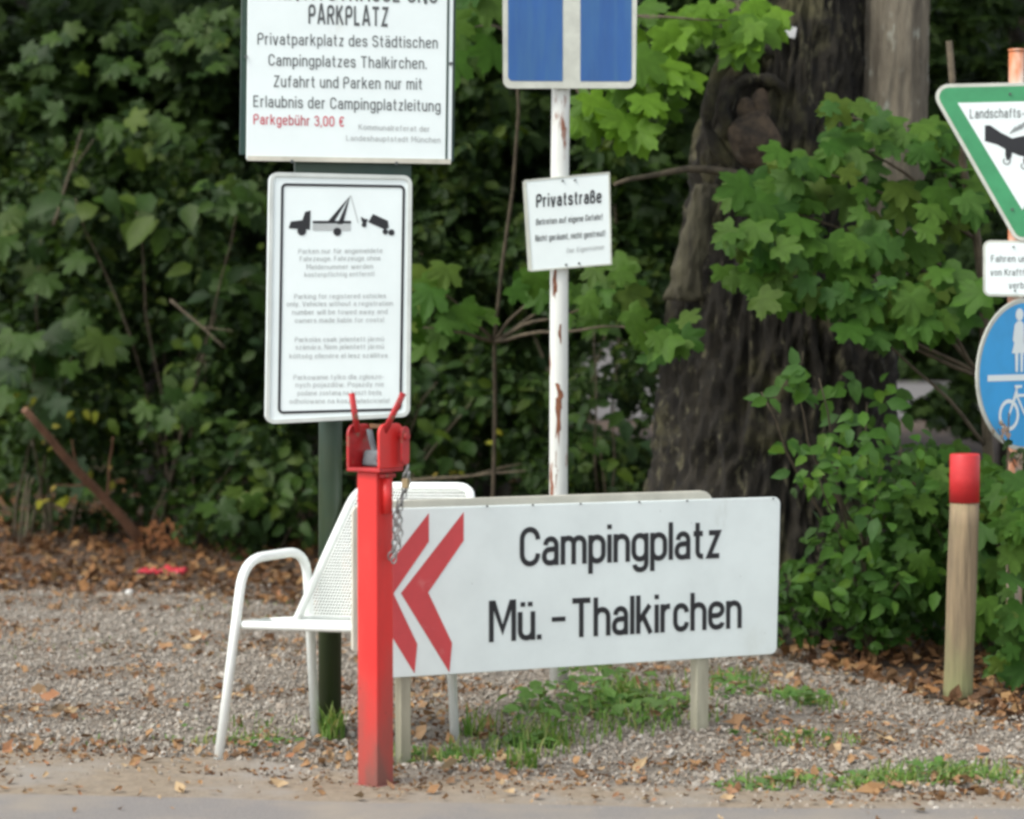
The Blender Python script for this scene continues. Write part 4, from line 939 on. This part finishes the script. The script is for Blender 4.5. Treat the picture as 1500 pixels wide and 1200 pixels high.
for z in zone:
    b = MB(); s0 = tp_[min(9, max(3, int(9-(z[1])/90)))]; branch(b, s0, P(z[0]-z[2]*.6, z[1]+5, (z[4]+z[5])/2+.05), .010, .003, .05, .05); b.build('branch', M_twig, t)
cluster_leaves(t, 'maple', zone)
mx = P(720, 900, 12.6); t = thing('young_maple', 'slender maple with yellow green leaves showing beside the blue sign', 'tree', (mx.x, mx.y, 0))
b = MB(); tp_ = branch(b, on(mx.x, mx.y, -.05), P(760, -60, 11.6), .011, .007); b.build('trunk', M_twig, t)
zone = [(960, 125, 62, 45, 10.9, 11.3, 20, .16), (900, 170, 45, 30, 10.9, 11.2, 9, .16), (1080, 30, 70, 38, 11., 11.35, 18, .15), (990, 25, 80, 40, 11.1, 11.6, 14, .14), (860, 150, 25, 18, 10.9, 11.2, 3, .15)]
for z in zone:
    b = MB(); branch(b, tp_[-2], P(z[0]-z[2]*.2, z[1], z[4]+.1), .012, .003, .04, .05); b.build('branch', M_twig, t)
cluster_leaves(t, 'bright', zone)
zone = [(690, 40, 50, 60, 11.5, 12.5, 22, .15), (650, 430, 55, 45, 11.6, 12.3, 11, .15), (620, 480, 30, 20, 11.6, 12.3, 5, .14), (790, 430, 40, 35, 11.6, 12.2, 8, .13), (890, 445, 70, 35, 11.2, 12, 17, .13), (970, 490, 45, 30, 11., 11.4, 10, .14), (920, 400, 60, 40, 11.4, 12, 12, .12)]
for z in zone:
    b = MB(); branch(b, tp_[4 if z[1] > 200 else 8], P(z[0], z[1], (z[4]+z[5])/2), .010, .003, .04, .05); b.build('branch', M_twig, t)
cluster_leaves(t, 'maple', zone)

# ------------------------------------------------------------------ right shrubs
def shrub(name, label, cat, basepx, D, zones, kind, fzones, fm, tpl=SIMPLE, extra=None):
    c = P(basepx, 900, D); t = thing(name, label, cat, (c.x, D, 0))
    for z in zones+fzones[:6]:
        b = MB(); a = random.uniform(-.15, .15); branch(b, on(c.x+a, D+random.uniform(-.1, .1), -.03), P(z[0], z[1], (z[4]+z[5])/2), .011, .003, .02, .06); b.build('stem', M_twig, t)
    cluster_leaves(t, kind, zones)
    if fzones: foliage(t, 'foliage', fzones, fm, tpl)
    if extra: cluster_leaves(t, extra[0], extra[1])
    return t
shrub('elder_shrub', 'bright green leafy shrub between the arrow sign and the red topped bollard', 'shrub', 1290, 10.9,
  [(1200, 555, 60, 24, 10.2, 10.5, 16, .09), (1115, 575, 22, 12, 10.1, 10.3, 3, .10), (1165, 560, 30, 18, 10.2, 10.4, 8, .09), (1270, 590, 60, 40, 10.2, 10.9, 24, .09), (1230, 655, 90, 28, 10.0, 10.6, 40, .075), (1200, 700, 50, 18, 10.0, 10.5, 18, .075), (1290, 700, 90, 45, 10.0, 10.7, 50, .08), (1320, 655, 50, 35, 10.1, 10.9, 20, .085), (1260, 780, 80, 40, 10.1, 10.8, 34, .09), (1320, 850, 60, 40, 10.1, 10.8, 26, .09), (1220, 850, 50, 40, 10.2, 10.8, 20, .09)], 'elder',
  [(1290, 745, 110, 80, 10.5, 11.3, 700, .07), (1280, 850, 110, 70, 10.5, 11.3, 620, .075), (1230, 900, 80, 40, 10.4, 11, 250, .07)], S_elder)
shrub('leafy_shrub', 'green shrub crowding behind the bollard and under the round blue sign', 'shrub', 1480, 10.7,
  [(1450, 720, 70, 40, 10.2, 10.8, 40, .11), (1488, 760, 22, 70, 9.55, 9.9, 26, .10), (1490, 900, 22, 70, 9.6, 9.9, 20, .10), (1488, 975, 24, 26, 9.6, 9.9, 12, .09), (1460, 790, 60, 45, 10.1, 10.7, 30, .13), (1450, 880, 70, 40, 10.1, 10.7, 26, .12), (1385, 665, 35, 14, 10.3, 10.9, 8, .09), (1360, 760, 40, 80, 10.2, 10.8, 24, .1)], 'maple',
  [(1470, 790, 80, 95, 10.5, 11.4, 800, .08), (1400, 850, 90, 80, 10.5, 11.4, 600, .08), (1480, 900, 60, 50, 10.3, 11.2, 260, .08)], S_elder)
# withered twig and leaves across the round sign
c = P(1478, 900, 9.75); t = thing('withered_twig', 'brown withered twig with shrivelled leaves across the round blue sign', 'twig', (c.x, 9.75, 0))
b = MB(); branch(b, on(c.x+.05, 10.1, 0), P(1478, 605, 9.78), .006, .003); branch(b, P(1490, 690, 9.9), P(1462, 628, 9.78), .004, .002); b.build('stem', M_twig, t)
PR['withered'] = leaf_protos('ovate', leafmat('withered_leaf', [(.10, .07, .05), (.2, .15, .12), (.3, .26, .22), (.14, .12, .08)], .8, .1))
cluster_leaves(t, 'withered', [(1466, 625, 14, 12, 9.72, 9.8, 7, .04), (1495, 672, 22, 16, 9.75, 9.9, 10, .05)])
cluster_leaves(t, 'dark', [(1490, 655, 18, 12, 9.78, 9.9, 6, .045)])

# ------------------------------------------------------------------ left and middle hedge shrubs
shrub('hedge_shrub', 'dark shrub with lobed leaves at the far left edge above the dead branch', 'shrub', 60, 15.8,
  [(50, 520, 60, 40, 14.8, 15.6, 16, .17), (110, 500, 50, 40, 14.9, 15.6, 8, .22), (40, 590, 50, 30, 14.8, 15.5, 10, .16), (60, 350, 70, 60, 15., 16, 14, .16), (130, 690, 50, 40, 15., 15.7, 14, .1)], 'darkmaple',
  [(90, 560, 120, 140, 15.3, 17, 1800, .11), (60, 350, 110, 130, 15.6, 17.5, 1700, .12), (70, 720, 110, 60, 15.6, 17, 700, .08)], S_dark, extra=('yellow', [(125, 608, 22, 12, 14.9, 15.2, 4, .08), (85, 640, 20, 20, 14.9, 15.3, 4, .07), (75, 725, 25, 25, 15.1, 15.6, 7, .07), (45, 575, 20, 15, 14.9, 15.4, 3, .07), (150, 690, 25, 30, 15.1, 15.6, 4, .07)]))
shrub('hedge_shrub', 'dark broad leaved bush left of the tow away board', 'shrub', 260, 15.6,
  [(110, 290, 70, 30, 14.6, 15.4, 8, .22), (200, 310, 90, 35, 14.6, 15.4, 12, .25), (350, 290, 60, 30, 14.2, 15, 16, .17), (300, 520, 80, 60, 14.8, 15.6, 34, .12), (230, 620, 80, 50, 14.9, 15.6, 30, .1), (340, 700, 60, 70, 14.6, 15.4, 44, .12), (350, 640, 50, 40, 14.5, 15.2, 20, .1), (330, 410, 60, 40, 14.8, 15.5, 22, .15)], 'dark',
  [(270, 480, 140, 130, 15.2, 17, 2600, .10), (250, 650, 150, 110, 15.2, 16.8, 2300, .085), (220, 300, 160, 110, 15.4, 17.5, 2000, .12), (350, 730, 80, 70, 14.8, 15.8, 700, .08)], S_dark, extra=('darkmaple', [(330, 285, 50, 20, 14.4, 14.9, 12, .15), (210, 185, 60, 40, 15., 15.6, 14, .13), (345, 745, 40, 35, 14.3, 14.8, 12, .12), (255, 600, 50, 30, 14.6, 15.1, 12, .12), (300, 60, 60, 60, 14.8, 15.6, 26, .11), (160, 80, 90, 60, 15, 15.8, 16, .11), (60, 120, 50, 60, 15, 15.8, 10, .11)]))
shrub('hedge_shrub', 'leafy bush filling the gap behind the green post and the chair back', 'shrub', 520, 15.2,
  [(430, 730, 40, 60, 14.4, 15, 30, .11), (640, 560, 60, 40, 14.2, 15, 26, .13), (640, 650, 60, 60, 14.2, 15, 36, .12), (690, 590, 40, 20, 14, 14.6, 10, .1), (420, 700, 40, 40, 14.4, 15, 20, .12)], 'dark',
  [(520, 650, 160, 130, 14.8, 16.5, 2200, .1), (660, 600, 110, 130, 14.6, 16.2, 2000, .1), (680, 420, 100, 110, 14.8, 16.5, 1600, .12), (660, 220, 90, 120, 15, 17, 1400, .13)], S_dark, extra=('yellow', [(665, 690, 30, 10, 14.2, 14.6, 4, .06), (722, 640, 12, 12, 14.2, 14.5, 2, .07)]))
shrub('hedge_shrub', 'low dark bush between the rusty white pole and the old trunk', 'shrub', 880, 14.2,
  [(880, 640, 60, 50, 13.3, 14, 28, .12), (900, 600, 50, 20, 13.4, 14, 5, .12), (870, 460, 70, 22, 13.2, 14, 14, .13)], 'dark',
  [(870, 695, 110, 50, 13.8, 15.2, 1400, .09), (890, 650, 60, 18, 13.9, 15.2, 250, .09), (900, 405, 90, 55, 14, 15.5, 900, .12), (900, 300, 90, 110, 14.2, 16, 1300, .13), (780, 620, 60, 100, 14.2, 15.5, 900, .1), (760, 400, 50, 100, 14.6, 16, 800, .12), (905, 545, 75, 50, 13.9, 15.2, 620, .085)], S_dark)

# background trees
def bgtree(px, D, r, lean, label, zones, w_, m=S_deep):
    c = P(px, 900, D); t = thing('woodland_tree', label, 'tree', (c.x, D, 0), 'trees standing in the wood behind the hedge')
    b = MB(); pts = branch(b, (c.x, D, -.1), (c.x+lean, D, 7.5), r*1.25, r*.6, 0, .02, 14); b.build('trunk', M_bark, t)
    for k in (6, 8, 10):
        b = MB(); branch(b, pts[k], pts[k]+Vector((random.uniform(-1.6, 1.6), random.uniform(-1.2, .3), random.uniform(.5, 1.2))), r*.4, .012); b.build('branch', M_bark, t)
    foliage(t, 'shade_crown', zones, m, MS, world=w_)  # zones are the visible leaves; w_ adds unseen leafage overhead to shade the hedge
bgtree(235, 18.2, .10, -.3, 'slim dark tree left of the parking board, right of the leftmost stems', [(200, 120, 190, 130, 16.6, 19, 2600, .15), (330, 60, 100, 90, 16, 17.5, 900, .14)], [(-2.4, 17.6, 5.4, 2.2, 2, 1.4, 1300, .17)])
bgtree(90, 19.5, .09, .3, 'thin dark tree rising at the left edge of the view', [(50, 180, 140, 170, 17, 20, 2000, .15)], [(-4.6, 17.6, 5.4, 2.2, 2, 1.4, 1100, .17)])
bgtree(470, 19, .12, .2, 'tree trunk hidden mostly by the two notice boards', [(480, 150, 180, 190, 17, 20, 1600, .16), (500, 480, 160, 120, 17, 20, 1500, .14)], [(-.6, 17.4, 5.3, 2.4, 2.2, 1.4, 1300, .17)])
bgtree(718, 17.2, .11, .05, 'dark straight tree seen between the tow away board and the white pole', [(700, 90, 130, 110, 15.6, 18, 1600, .15), (830, 260, 130, 140, 16, 18, 1600, .14)], [(1.4, 17.2, 5.2, 2.2, 2.2, 1.4, 1300, .17)])
bgtree(1490, 16.5, .12, .1, 'dim tree behind the triangular sign at the right', [(1420, 120, 110, 130, 14.6, 17, 2000, .15), (1400, 380, 110, 100, 14.5, 17, 1500, .14), (1000, 200, 100, 200, 14.6, 17, 1400, .14)], [(4.2, 15.6, 5.0, 2.4, 2.4, 1.4, 1300, .17)])
# deep wood mass
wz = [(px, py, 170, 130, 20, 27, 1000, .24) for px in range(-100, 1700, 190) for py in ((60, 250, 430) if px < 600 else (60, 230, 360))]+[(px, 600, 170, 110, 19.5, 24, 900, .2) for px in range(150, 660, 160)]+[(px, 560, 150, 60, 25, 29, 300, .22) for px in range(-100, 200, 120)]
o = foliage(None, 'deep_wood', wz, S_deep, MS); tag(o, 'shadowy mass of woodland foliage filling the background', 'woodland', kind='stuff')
b = MB()
def farmass(n, x0, x1, y0, y1, zt, sz):
    P_ = []
    for _ in range(n): P_.append((random.uniform(x0, x1), random.uniform(y0, y1), random.random()**.8*zt))
    pos = np.array(P_); k = len(pos); s = rng.uniform(.6, 1.2, k)*sz; nr = np.array([0, -.5, .8])+rng.normal(0, .5, (k, 3)); tp = rng.normal(size=(k, 3))
    return scatter(MS[0], MS[1], pos, frames(nr, tp), np.stack([s]*3, 1), .05)
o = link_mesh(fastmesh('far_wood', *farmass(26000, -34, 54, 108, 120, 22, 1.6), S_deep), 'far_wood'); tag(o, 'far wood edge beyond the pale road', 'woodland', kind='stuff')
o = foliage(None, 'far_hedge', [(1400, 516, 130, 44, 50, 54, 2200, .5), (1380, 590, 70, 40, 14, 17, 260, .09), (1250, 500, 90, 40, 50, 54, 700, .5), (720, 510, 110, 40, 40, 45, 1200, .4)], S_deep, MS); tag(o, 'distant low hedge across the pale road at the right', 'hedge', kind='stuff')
# far trunks & bushes along the near side of the far road on the left
# fallen branch and dead leaves
c = G(215, 800); t = thing('fallen_branch', 'red brown dead branch leaning out of the hedge down to the litter', 'branch', on(c.x, c.y))
b = MB(); pts = branch(b, P(212, 797, 14.9), P(36, 600, 14.2), .034, .02, 0, .02); b.build('limb', M_deadwood, t)
for k, e in ((3, (165, 640)), (5, (105, 645)), (4, (80, 710))):
    b = MB(); branch(b, pts[k], P(e[0], e[1], 14.4), .008, .003); b.build('side_twig', M_deadwood, t)
PR['rust'] = leaf_protos('ovate', leafmat('rust_brown_dead_leaf', [(.09, .035, .015), (.16, .065, .025), (.22, .10, .045)], .8, .1))
cluster_leaves(t, 'rust', [(238, 778, 38, 22, 14.8, 15.3, 46, .055), (185, 798, 34, 8, 14.8, 15.2, 14, .05)])
def twig(a, c, D0, D1, r, label):
    q = P(*a, D0); t = thing('bare_twig', label, 'twig', q); b = MB(); pts = branch(b, q, P(*c, D1), r, r*.4); b.build('stem', M_twig, t)
    b = MB(); branch(b, pts[5], pts[5].lerp(P(*c, D1), .6)+Vector((.1, 0, .05)), r*.5, r*.25); b.build('side_twig', M_twig, t)
twig((405, 815), (455, 715), 15.2, 14.7, .008, 'bare pale twig slanting up behind the chair arm')
twig((215, 788), (242, 715), 15.3, 15.1, .010, 'short bare twig rising beside the dead leaf heap')
twig((590, 705), (770, 690), 14.2, 13.6, .010, 'long bare twig curving behind the chair back')
twig((78, 330), (120, 190), 15.0, 15.0, .010, 'thin bare stem low in the shadowed left hedge')
twig((250, 440), (330, 510), 14.8, 14.6, .009, 'slanting bare twig across the dark bush left of the boards')
for o in bpy.data.objects:
    if '_loc' in o: del o['_loc']
